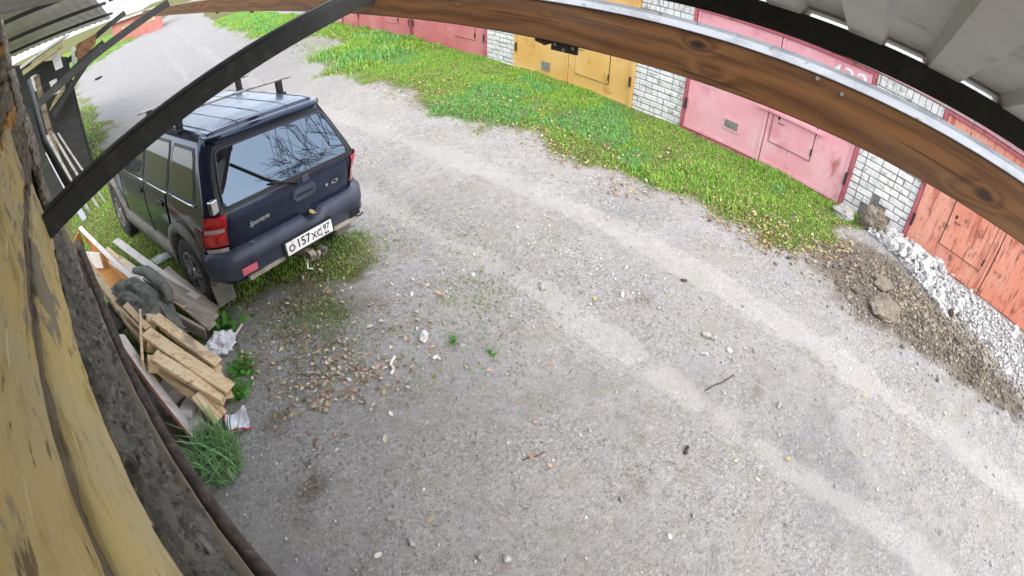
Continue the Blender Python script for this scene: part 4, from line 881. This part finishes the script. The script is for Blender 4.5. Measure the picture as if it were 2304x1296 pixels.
def lump(name, loc, size, mt, label, cat, amp=.3, fr=9, seed=0, group=None, sub=2):
    bm = bmesh.new(); bmesh.ops.create_icosphere(bm, subdivisions=sub, radius=1)
    for v in bm.verts: v.co = Vector((v.co.x * size[0], v.co.y * size[1], v.co.z * size[2])) * (1 + amp * mnoise.noise(v.co * fr * .3 + Vector((seed * 5, 0, seed))) + amp * .5 * mnoise.noise(v.co * fr + Vector((seed, 7, 0))))
    me = bpy.data.meshes.new(name); bm.to_mesh(me); bm.free(); me.materials.append(mt); o = link(bpy.data.objects.new(name, me)); o.location = loc
    return tag(o, label, cat, group)
for k, (x_, y_, z_) in enumerate([(-.632, 2.972, .10), (-.497, 2.815, .115), (-.488, 2.690, .085), (-.637, 3.17, .06)]):
    mb = MB(); mb.box((0, 0, 0), (.25, .12, .088), bev=.008); o = mb.build('loose_brick', M['chip'] if k != 1 else M['plastic']); o.location = (x_, y_, z_); o.rotation_euler = (.2 - .15 * k, .25, .5 + .5 * k)
    tag(o, ['white brick lying under the pallet near the pole', 'whitest brick under the short pine offcut', 'chipped white brick nearest the long grass tuft', 'white brick deepest under the pallet'][k], 'brick', 'loose bricks under the pallet')
pk = empty('packet'); tag(pk, 'flattened white packet with red edges lying beside the grass tuft', 'packet')
P = [[(-.31 + .17 * u + .03 * v, 2.445 + .17 * v - .03 * u, gz(-.23, 2.52) + .035 + .022 * math.sin(5 * u + 3 * v) + .02 * mnoise.noise(Vector((u * 5, v * 5, 0)))) for u in np.linspace(0, 1, 12)] for v in np.linspace(0, 1, 12)]
mb = MB(); mb.grid(P); mb.grid([[(a_, b_, c_ - .03) for a_, b_, c_ in r] for r in P][::-1]); mb.build('sheet', M['paper'], pk, True)
mb = MB(); mb.tube([Vector(q) + Vector((0, -.002, .002)) for q in P[0]], .006, 5); mb.tube([Vector(r[0]) + Vector((-.002, 0, .002)) for r in P[6:]], .005, 5); mb.build('red_edge', M['packred'], pk)
lump('plastic_bag', (-.09, 3.40, gz(-.09, 3.4) + .06), (.13, .10, .07), M['plastic'], 'crumpled white plastic bag at the foot of the old plank stack', 'bag', .55, 9, 2, sub=4)
lump('rag', (-.42, 5.45, gz(-.42, 5.45) + .02), (.20, .09, .02), M['plastic'], 'pale rag lying in the grass between car and drawer', 'rag', .5, 7, 4, sub=4)
mb = MB(); mb.tube([(.03, 3.43, gz(.03, 3.43) + .02), (.10, 3.47, gz(.1, 3.47) + .05), (.17, 3.56, gz(.17, 3.56) + .03)], .012, 6); tag(mb.build('stick', M['chip']), 'short pale bent stick beside the crumpled plastic bag', 'stick')

# ------------------------------------------------------------------ rubble, boulders, stones
M['rubble'] = mat('white_rubble', (.55, .545, .53), [((.36, .35, .33), 9, .45, .7), ((.68, .67, .66), 22, .5, .7)], .95, bump=[(50, .5)], coords='World')
M['greystone'] = mat('grey_stone', (.33, .32, .30), [((.22, .21, .19), 7, .45, .7), ((.45, .44, .42), 20, .5, .7)], .95, bump=[(40, .5)], coords='World')
M['dirtstone'] = mat('dirty_boulder', (.20, .17, .13), [((.13, .105, .075), 8, .45, .68), ((.31, .28, .23), 15, .55, .7)], .97, bump=[(30, .8), (9, .5)], coords='World')
def stone_mesh(seed, mt, sub=1, amp=.35, shard=False):
    r = random.Random(seed); bm = bmesh.new()
    if shard:
        bmesh.ops.create_cube(bm, size=1.5); bmesh.ops.subdivide_edges(bm, edges=bm.edges[:], cuts=1)
        for _ in range(3):
            nn = Vector((r.uniform(-1, 1), r.uniform(-1, 1), r.uniform(-1, 1))).normalized(); bmesh.ops.bisect_plane(bm, geom=bm.verts[:] + bm.edges[:] + bm.faces[:], plane_co=nn * .62, plane_no=nn, clear_outer=True)
            bmesh.ops.contextual_create(bm, geom=[e for e in bm.edges if e.is_boundary])
    else: bmesh.ops.create_icosphere(bm, subdivisions=sub, radius=1)
    for v in bm.verts: v.co *= 1 + amp * mnoise.noise(v.co * 1.3 + Vector((seed * 3.1, seed, 0))) + r.uniform(-.10, .10) * (0.4 if shard else 1)
    me = bpy.data.meshes.new('stone'); bm.to_mesh(me); bm.free(); me.materials.append(mt); return me
RM = [stone_mesh(i, M['rubble'], amp=.12, shard=True) for i in range(8)]; GM = [stone_mesh(20 + i, M['greystone']) for i in range(6)] + [stone_mesh(30 + i, M['rubble']) for i in range(2)]
rub = empty('rubble_pile'); tag(rub, 'heap of broken white brick rubble at the foot of the rusty gate', 'rubble')
r = random.Random(4); cnt = 0
def rub_xy(r):
    y = r.uniform(-3.4, .25) if r.random() < .55 else r.gauss(-.45, .42); y = min(y, .22)
    if y > -1.25:
        t = (.25 - y) / 1.5; x0 = 6.55 - .95 * t; x1 = 6.85
    else: x0 = 5.95 - .10 * (y + 1.25) * 0 - .45 * min(1, (-1.25 - y)); x1 = 6.78
    return r.uniform(x0, x1), y
while cnt < 300:
    x, y = rub_xy(r); s_ = .016 + .05 * r.random() ** 2.5 if y < -1.1 else .022 + .075 * r.random() ** 1.8
    pilez = .10 * math.exp(-((y + .5) / .5) ** 2) * math.exp(-((x - 6.35) / .4) ** 2) + .02 * r.random() + .06 * max(0, (x - 6.2) / .6)
    o = bpy.data.objects.new('rubble_stone', RM[r.randrange(8)]); o.location = (x, y, gz(x, y) + pilez - s_ * .05); o.rotation_euler = (r.uniform(0, 6), r.uniform(0, 6), r.uniform(0, 6)); o.scale = (s_, s_ * r.uniform(.6, 1), s_ * r.uniform(.45, .8)); link(o, rub); cnt += 1
def scatter_stones(n, sampler, smin, smax, seed):
    rg = np.random.default_rng(seed); base = np.array([v.co[:] for v in GM[0].vertices]); 
    tmpl = []
    for me in GM[:4]:
        bm = bmesh.new(); bmesh.ops.create_icosphere(bm, subdivisions=1, radius=1); bm.free()
    octv = np.array([(1, 0, 0), (-1, 0, 0), (0, 1, 0), (0, -1, 0), (0, 0, 1), (0, 0, -1)], float); octf = np.array([(0, 2, 4), (2, 1, 4), (1, 3, 4), (3, 0, 4), (2, 0, 5), (1, 2, 5), (3, 1, 5), (0, 3, 5)])
    xy = sampler(n, rg); n = len(xy); s = smin + (smax - smin) * rg.random(n) ** 4; z = ground_h(xy[:, 0], xy[:, 1])
    V = octv[None] * (1 + .35 * (rg.random((n, 6, 1)) - .5)); an = rg.random(n) * 6.28; ti = rg.random(n) * 1.2
    V = V * np.stack([s, s * (.6 + .4 * rg.random(n)), s * (.45 + .3 * rg.random(n))], -1)[:, None, :]
    c, s2 = np.cos(ti)[:, None], np.sin(ti)[:, None]; x1, z1 = V[..., 0] * c - V[..., 2] * s2, V[..., 0] * s2 + V[..., 2] * c
    c, s2 = np.cos(an)[:, None], np.sin(an)[:, None]; x2, y2 = x1 * c - V[..., 1] * s2, x1 * s2 + V[..., 1] * c
    V = np.stack([x2 + xy[:, :1], y2 + xy[:, 1:2], z1 + (z + s * .12)[:, None]], -1).reshape(-1, 3)
    F = (octf[None] + (np.arange(n) * 6)[:, None, None]).reshape(-1, 3)
    g_ = .20 + .42 * rg.random(n); warm = 1 + .10 * (rg.random(n) - .4); col = np.stack([g_ * warm, g_, g_ * (2 - warm) * .95], -1)
    return V, F, np.repeat(col, 6, 0)
M['pebble'] = tintmat('pebbles', .95)
V, F, Cc = scatter_stones(8500, lambda n, rg: np.array([rub_xy(r) for _ in range(n)]), .007, .045, 3); Cc = np.clip(Cc * 0 + .50 + .3 * (np.random.default_rng(1).random(len(Cc))[:, None] - .5), 0, .8); V[:, 2] += .012
tag(np_mesh('rubble_grit', V, tris=F, mat=M['pebble'], parent=rub, colors=Cc), kind='stuff')
def yard(n, rg):
    x = rg.uniform(-.9, 6.4, n * 3); y = rg.uniform(-3.6, 9, n * 3); rutw = np.exp(-((x - xa(y)) / .24) ** 2) + np.exp(-((x - xb(y)) / .22) ** 2)
    keep = (rg.random(n * 3) > grass_mask(x, y)) & (rg.random(n * 3) > rutw * .93) & (rg.random(n * 3) < sm((fbm(x * .8 + 40, y * .8, 4) - .36) / .2) * (.25 + np.exp(-((x - 3.1) / .4) ** 2) + np.exp(-((x - 4.3) / .4) ** 2))) & (rg.random(n * 3) < np.exp(-np.maximum(0, y - 4) / 4)); return np.c_[x[keep], y[keep]][:n]
V, F, Cc = scatter_stones(22000, yard, .003, .019, 5); tag(np_mesh('gravel', V, tris=F, mat=M['pebble'], colors=Cc), 'fine loose gravel strewn over the dirt yard', 'gravel', kind='stuff')
V, F, Cc = scatter_stones(5600, lambda n, rg: np.c_[rg.normal(5.32, .30, n), rg.normal(-.9, .85, n)], .005, .05, 8); Cc *= np.array([.50, .43, .35]); tag(np_mesh('soil_clods', V, tris=F, mat=M['pebble'], colors=Cc), 'dark crumbled soil clods beside the white rubble', 'soil', kind='stuff')
lump('boulder', (4.95, -.36, gz(4.95, -.36) + .015), (.24, .21, .07), M['dirtstone'], 'large dirt-covered boulder in front of the white rubble', 'boulder', .3, 5, 1, sub=4)
lump('boulder', (6.70, .22, gz(6.7, .22) + .12), (.17, .20, .20), M['dirtstone'], 'grey boulder against the broken foot of the brick pillar', 'boulder', .35, 6, 3, sub=4)
lump('boulder', (6.62, .66, gz(6.62, .66) + .06), (.15, .17, .10), M['greystone'], 'pale rock at the end of the grass verge by the pink gate', 'boulder', .3, 5, 6, sub=3)
lump('boulder', (5.35, -.22, gz(5.35, -.22) + .04), (.17, .13, .035), M['dirtstone'], 'low earthy rock beside the large dirt-covered boulder', 'boulder', .4, 6, 9, sub=3)
lump('brick_shard', (5.75, -1.23, gz(5.75, -1.23) + .05), (.06, .05, .04), mat('dark_shard', (.06, .03, .025), rough=.8), 'dark brown shard lying on the white rubble', 'shard', .3, 6, 5)
# single stones on the yard
st_xy = [(1.373, 2.466, .075), (3.085, .961, .055), (2.541, 2.353, .05), (3.10, .90, .045), (2.584, 2.688, .03), (1.915, 2.304, .03), (2.953, 1.779, .04), (3.082, .729, .035), (3.45, 1.25, .028), (.313, 1.096, .034), (.555, .795, .032), (.66, .697, .034), (.967, .888, .02), (.30, 1.30, .02), (2.2, 2.9, .028), (1.6, 3.0, .03), (1.0, 2.15, .022), (.75, 1.55, .02)]
for k in range(75):
    x, y = random.uniform(.2, 5.2), random.uniform(-2.4, 4.4)
    if grass_mask(np.array([x]), np.array([y]))[0] > .3: continue
    st_xy.append((x, y, random.uniform(.014, .030)))
for k, (x, y, s_) in enumerate(st_xy):
    o = bpy.data.objects.new('stone', GM[k % 8] if k else GM[7]); o.location = (x, y, gz(x, y) + s_ * .25); o.rotation_euler = (random.uniform(0, 6), random.uniform(-.3, .3), random.uniform(0, 6)); o.scale = (s_, s_ * .75, s_ * .5); link(o)
    tag(o, 'pale stone lying loose on the bare dirt yard' if k else 'largest flat white stone on the dirt in front of the leaf litter', 'stone', 'loose stones on the yard')
twigs = [((2.60, .66), (2.85, .56), .005, 'twisted dark twig on the middle strip of the lane'), ((2.05, .47), (2.00, .44), .012, 'small black scrap on the dirt'), ((3.545, 1.53), (3.58, 1.50), .012, 'small dark clod on the far wheel track'), ((.95, 2.28), (1.06, 2.42), .012, 'short pale stick on the dirt near the leaf litter'), ((1.18, 1.14), (1.32, 1.10), .004, 'thin dry stem lying low in the foreground')]
for k, (a_, b_, rr, lb) in enumerate(twigs):
    mb = MB(); a_, b_ = Vector((*a_, 0)), Vector((*b_, 0)); pts = []
    for t in np.linspace(0, 1, 6): q = a_.lerp(b_, t); q.x += .02 * math.sin(t * 7); q.z = gz(q.x, q.y) + rr; pts.append(q)
    mb.tube(pts, rr, 6); tag(mb.build('twig', M['chip'] if k == 3 else M['bark']), lb, 'twig')
mb = MB(); mb.tube([(-2.217 + .16 * math.cos(t), 24.78 + .16 * math.sin(t), gz(-2.2, 24.8) + .05) for t in np.linspace(.4, 5.2, 14)], .05, 8); tag(mb.build('rubber_hose', M['black']), 'curled piece of black rubber on the far road', 'hose')

# ------------------------------------------------------------------ grass and leaves
def blades(xy, hh, wd, rg, cols, bend=.6):
    n = len(xy); z = ground_h(xy[:, 0], xy[:, 1]); an = rg.random(n) * 6.2832; dx, dy = np.cos(an), np.sin(an); px, py = -dy, dx
    lean = bend * (.2 + rg.random(n)); b = np.c_[xy, z - .01]; o = lambda f, g, w_: np.stack([b[:, 0] + dx * hh * lean * g + px * wd * w_, b[:, 1] + dy * hh * lean * g + py * wd * w_, b[:, 2] + hh * f], -1)
    V = np.stack([o(0, 0, -.5), o(0, 0, .5), o(.6, .3, .42), o(.6, .3, -.42), o(.95, 1, 0)], 1).reshape(-1, 3); i = np.arange(n) * 5
    q = np.stack([i, i + 1, i + 2, i + 3], -1); t = np.stack([i + 3, i + 2, i + 4], -1); return V, q, t, np.repeat(cols, 5, 0)
M['grass'] = tintmat('grass_blades', .55, .35)
def grass_cols(n, rg, x, y, lush):
    g = rg.random(n); pat = fbm(x * 1.1 + 3, y * 1.1, 3)
    base = np.array([.17, .41, .035]) * (1 - g[:, None]) + np.array([.37, .62, .095]) * g[:, None]
    dry = (rg.random(n) < .16 + .55 * np.clip(pat - .5, 0, 1) + .35 * (1 - lush)); base[dry] = (np.array([.46, .42, .20]) * (.6 + .6 * rg.random((n, 1))))[dry]
    teal = pat < .36; base[teal] = base[teal] * np.array([.75, .95, 1.5]); return base * (.7 + .5 * rg.random((n, 1)))
def lawn(name, x0, x1, y0, y1, n, h0, h1, wd, seed, label, cond=None):
    rg = np.random.default_rng(seed); x = rg.uniform(x0, x1, n); y = rg.uniform(y0, y1, n); m = grass_mask(x, y); k = rg.random(n) < m ** 1.4
    if cond is not None: k &= cond(x, y)
    x, y, m = x[k], y[k], m[k]; n = len(x); big = fbm(x * 1.6 + 11, y * 1.6, 3); hh = (h0 + (h1 - h0) * rg.random(n)) * (.35 + .75 * m) * (.25 + 1.6 * big ** 1.5)
    V, q, t, c = blades(np.c_[x, y], hh, wd * (.7 + .6 * rg.random(n)), rg, grass_cols(n, rg, x, y, m)); return tag(np_mesh(name, V, quads=q, tris=t, mat=M['grass'], colors=c), label, 'grass', kind='stuff')
lawn('grass_verge', 3.7, 6.96, .1, 10, 190000, .025, .085, .013, 21, 'bright green grass verge strewn with leaves along the garage gates')
lawn('far_verge', 3.4, 6.96, 10, 30, 60000, .08, .19, .026, 22, 'tall green grass along the far red garages')
lawn('car_grass', -2.3, 2.0, 2.6, 9.5, 90000, .03, .085, .010, 23, 'green grass growing under and beside the parked car', cond=lambda x, y: x > -.30 - .199 * y)
lawn('lane_grass', -9, 1.2, 9.5, 60, 60000, .07, .16, .034, 24, 'patchy grass on the left side of the lane beyond the car', cond=lambda x, y: x > -.30 - .199 * y - 4 * (y > 14))
rg = np.random.default_rng(29); n = 70000; x = rg.uniform(-.1, 3.2, n); y = rg.uniform(1.2, 5.2, n); k = rg.random(n) < np.clip(fbm(x * 1.5 + 7, y * 1.5, 3) * 2.2 - .62, 0, 1) * np.exp(-((x - 1.2) / 1.2) ** 2 - ((y - 3.4) / 1.0) ** 2); x, y = x[k], y[k]; n = len(x)
V, q, t, c = blades(np.c_[x, y], .012 + .03 * rg.random(n), .007 + .004 * rg.random(n), rg, np.where(rg.random((n, 1)) < .5, np.array([.16, .30, .06]), np.array([.42, .40, .22])) * (.7 + .5 * rg.random((n, 1))), bend=1.2)
tag(np_mesh('sparse_grass', V, quads=q, tris=t, mat=M['grass'], colors=c), 'sparse trodden grass on the dirt behind the car', 'grass', kind='stuff')
rg = np.random.default_rng(31); n = 300; rad = .19 * np.sqrt(rg.random(n)); an = rg.random(n) * 6.28; xy = np.c_[-.46 + rad * np.cos(an), 2.30 + rad * 1.35 * np.sin(an)]
V, q, t, c = blades(xy, .06 + .24 * rg.random(n) ** 1.3, .010 + .005 * rg.random(n), rg, np.array([.22, .46, .19]) * (.6 + .7 * rg.random((n, 1))) + np.array([.06, .02, 0]) * rg.random((n, 1)), bend=1.1)
tag(np_mesh('grass_tuft', V, quads=q, tris=t, mat=M['grass'], colors=c), 'tuft of long bluish green grass at the foot of the pole', 'grass')
weeds = [((.03, 3.62), .16, 'leafy green weed growing beside the rear wheel and planks'), ((-.02, 3.02), .11, 'small leafy weed at the right end of the pallet'), ((1.52, 2.28), .06, 'sprig of green weed alone on the bare dirt'), ((1.66, 2.0), .04, 'tiny green sprout on the bare dirt'), ((-.10, 2.78), .09, 'low weed between the pallet end and the white packet')]
M['leafgreen'] = tintmat('weed_leaves', .5, .3)
def leaf_cards(P, size, rg, cols, flat=.35):
    n = len(P); an = rg.random(n) * 6.28; ti = (rg.random(n) - .5) * 2 * flat; a_ = np.stack([np.cos(an) * np.cos(ti), np.sin(an) * np.cos(ti), np.sin(ti)], -1); b_ = np.stack([-np.sin(an), np.cos(an), (rg.random(n) - .5) * flat], -1)
    shape = np.array([(-1, 0, 0), (-.45, .5, .12), (.35, .46, .10), (1, 0, .0), (.35, -.46, .10), (-.45, -.5, .12), (0, 0, -.04)]); cu = (rg.random(n) - .2)[:, None]
    V = P[:, None, :] + size[:, None, None] * (shape[None, :, 0:1] * a_[:, None, :] + shape[None, :, 1:2] * b_[:, None, :]); V[..., 2] += size[:, None] * shape[None, :, 2] * cu * 3
    i = (np.arange(n) * 7)[:, None]; t = np.stack([np.stack([i[:, 0] + 6, i[:, 0] + k, i[:, 0] + (k + 1) % 6], -1) for k in range(6)], 1).reshape(-1, 3); return V.reshape(-1, 3), t, np.repeat(cols, 7, 0)
for k, ((x, y), sz, lb) in enumerate(weeds):
    rg = np.random.default_rng(50 + k); n = 60 if sz > .08 else 26; P = np.c_[x + rg.normal(0, sz * .55, n), y + rg.normal(0, sz * .55, n), np.zeros(n)]; P[:, 2] = ground_h(P[:, 0], P[:, 1]) + sz * .8 * rg.random(n); V, t, c = leaf_cards(P, sz * (.15 + .2 * rg.random(n)), rg, np.array([.10, .30, .035]) * (.6 + .7 * rg.random((n, 1))), .8)
    z0 = gz(x, y); R_ = np.array([(x - .004, y, z0), (x + .004, y, z0)]); b0 = len(V); V = np.r_[V, R_]; c = np.r_[c, c[:2]]; i0 = np.arange(n) * 7; t = np.r_[t, np.stack([np.full(n, b0), np.full(n, b0 + 1), i0], -1)]
    tag(np_mesh('weed', V, tris=t, mat=M['leafgreen'], colors=c), lb, 'weed')
M['leaf'] = tintmat('dry_leaves', .7, .12)
PAL = np.array([(.50, .44, .34), (.46, .36, .24), (.58, .52, .43), (.50, .38, .13), (.36, .20, .12), (.55, .33, .24), (.27, .22, .16), (.62, .58, .52)])
def litter(n, sampler, s0, s1, seed, lift=.012):
    rg = np.random.default_rng(seed); xy = sampler(n, rg); n = len(xy); P = np.c_[xy, ground_h(xy[:, 0], xy[:, 1]) + lift + .06 * grass_mask(xy[:, 0], xy[:, 1]) * rg.random(n)]; return leaf_cards(P, s0 + (s1 - s0) * rg.random(n), rg, PAL[rg.integers(0, 8, n)] * (.35 + .85 * rg.random((n, 1))), .5)
def verge_leaves(n, rg):
    y0_ = .3 + 8.7 * rg.random(n) ** 1.5
    x = 4.15 + np.abs(rg.normal(0, .9, n)) + .5 * (y0_ < 2); y = y0_; k = (grass_mask(x, y) > .08) & (x < 6.9) & (rg.random(n) < .4 + sm((fbm(x * 2.4 + 80, y * 2.4, 3) - .38) / .2)); return np.c_[x[k], y[k]]
V, t, c = litter(3600, verge_leaves, .012, .030, 61); c = c * np.array([.95, .85, .62]); tag(np_mesh('leaf_litter', V, tris=t, mat=M['leaf'], colors=c), 'small yellow and brown leaves fallen on the grass verge', 'leaves', kind='stuff')
def patch_leaves(n, rg):
    a1 = np.c_[rg.normal(.62, .50, n // 2), rg.normal(2.85, .48, n // 2)]; a2 = np.c_[rg.normal(.45, .28, n // 4), rg.normal(2.42, .14, n // 4)]; a3 = np.c_[rg.normal(.9, .8, n // 4), rg.normal(3.5, .6, n // 4)]; q = np.r_[a1, a2, a3]; return q[(q[:, 0] > -.12) & (rg.random(len(q)) < sm((fbm(q[:, 0] * 4 + 5, q[:, 1] * 4, 3) - .33) / .22))]
V, t, c = litter(2200, patch_leaves, .006, .024, 62); tag(np_mesh('leaf_litter', V, tris=t, mat=M['leaf'], colors=c), 'patch of dry leaf litter on the bare soil behind the car', 'leaves', kind='stuff')
rg = np.random.default_rng(70); LM = []
for k in range(10):
    V, t, c = leaf_cards(np.zeros((1, 3)), np.array([1.0]), rg, PAL[[k % 8]] * 1.1, .25); o = np_mesh('tmp', V, tris=t, mat=M['leaf'], colors=c); LM.append(o.data); bpy.data.objects.remove(o)
spots = [(.606, 1.797, .03), (.498, 1.158, .036), (.119, 1.135, .03), (2.517, -.183, .035), (1.241, 1.123, .026), (1.28, 1.0, .022)] + [(random.gauss(.62, .42), random.gauss(2.75, .4), random.uniform(.016, .030)) for _ in range(70)] + [(random.uniform(.1, 4.2), random.uniform(-1.5, 4), random.uniform(.015, .028)) for _ in range(55)]
for k, (x, y, s_) in enumerate(spots):
    if x < 0: continue
    o = bpy.data.objects.new('fallen_leaf', LM[k % 10]); o.location = (x, y, gz(x, y) + .014); o.scale = (s_,) * 3; o.rotation_euler = (random.uniform(-.3, .3), random.uniform(-.3, .3), random.uniform(0, 6)); link(o); tag(o, 'single dry leaf lying on the bare dirt', 'leaf', 'single fallen leaves on the dirt')
for k, (lp, lb) in enumerate([((.12, -.79, .735), 'yellow leaf caught on the bumper below the tailgate handle'), ((.15, -.76, .70), 'yellow leaf lying in the notch of the bumper'), ((-.50, -.76, .735), 'pale leaf on the bumper under the left tail light')]):
    o = bpy.data.objects.new('fallen_leaf', LM[3 if k < 2 else 2]); o.matrix_world = CM @ Matrix.Translation(lp) @ Euler((.4, .2, k)).to_matrix().to_4x4() @ Matrix.Scale(.05 - .008 * k, 4); link(o); tag(o, lb, 'leaf')

# ------------------------------------------------------------------ bare tree beyond the opposite garages (seen mirrored in the car's rear window)
M['treebark'] = mat('tree_bark', (.05, .042, .035), [((.09, .08, .07), 8, .5, .7)], .9)
def tree(name, x, y, h, seed, label):
    r = random.Random(seed); tr = empty(name, (x, y, S * y)); tag(tr, label, 'tree', 'bare trees behind the garages'); tm = MB(); cm = MB()
    def grow(p, d, L, rad, lv):
        pts = [p]; rs = [rad]; q = p.copy(); dd = d.copy()
        for i in range(4):
            dd = (dd + Vector((r.uniform(-1, 1), r.uniform(-1, 1), r.uniform(-.4, .9))) * .16).normalized(); q = q + dd * L / 4; pts.append(q.copy()); rs.append(rad * (1 - .13 * (i + 1)))
        (tm if lv == 0 else cm).tube(pts, rs, 6 if lv < 2 else 4 if lv < 3 else 3, cap=False)
        if lv >= 5: return
        for i in range(r.randint(3, 4) if lv else 6):
            t = r.uniform(.35, 1); b_ = pts[0].lerp(pts[-1], t) if lv == 0 else pts[min(4, int(t * 4.0 + .5))]; side = Vector((r.uniform(-1, 1), r.uniform(-1, 1), r.uniform(-.1, .8))).normalized(); grow(b_, (dd * .75 + side * .9).normalized(), L * r.uniform(.5, .72), max(.022, rs[-1] * r.uniform(.55, .8)), lv + 1)
    grow(Vector((0, 0, -.2)), Vector((0, 0, 1)), h * .42, h * .016, 0); tm.build('trunk', M['treebark'], tr); cm.build('crown', M['treebark'], tr)
tree('bare_tree', 19.5, -4.2, 24, 3, 'tall bare tree behind the garages, mirrored in the rear window')
tree('bare_tree', 20.5, -12.5, 18, 5, 'second bare tree farther behind the garages')
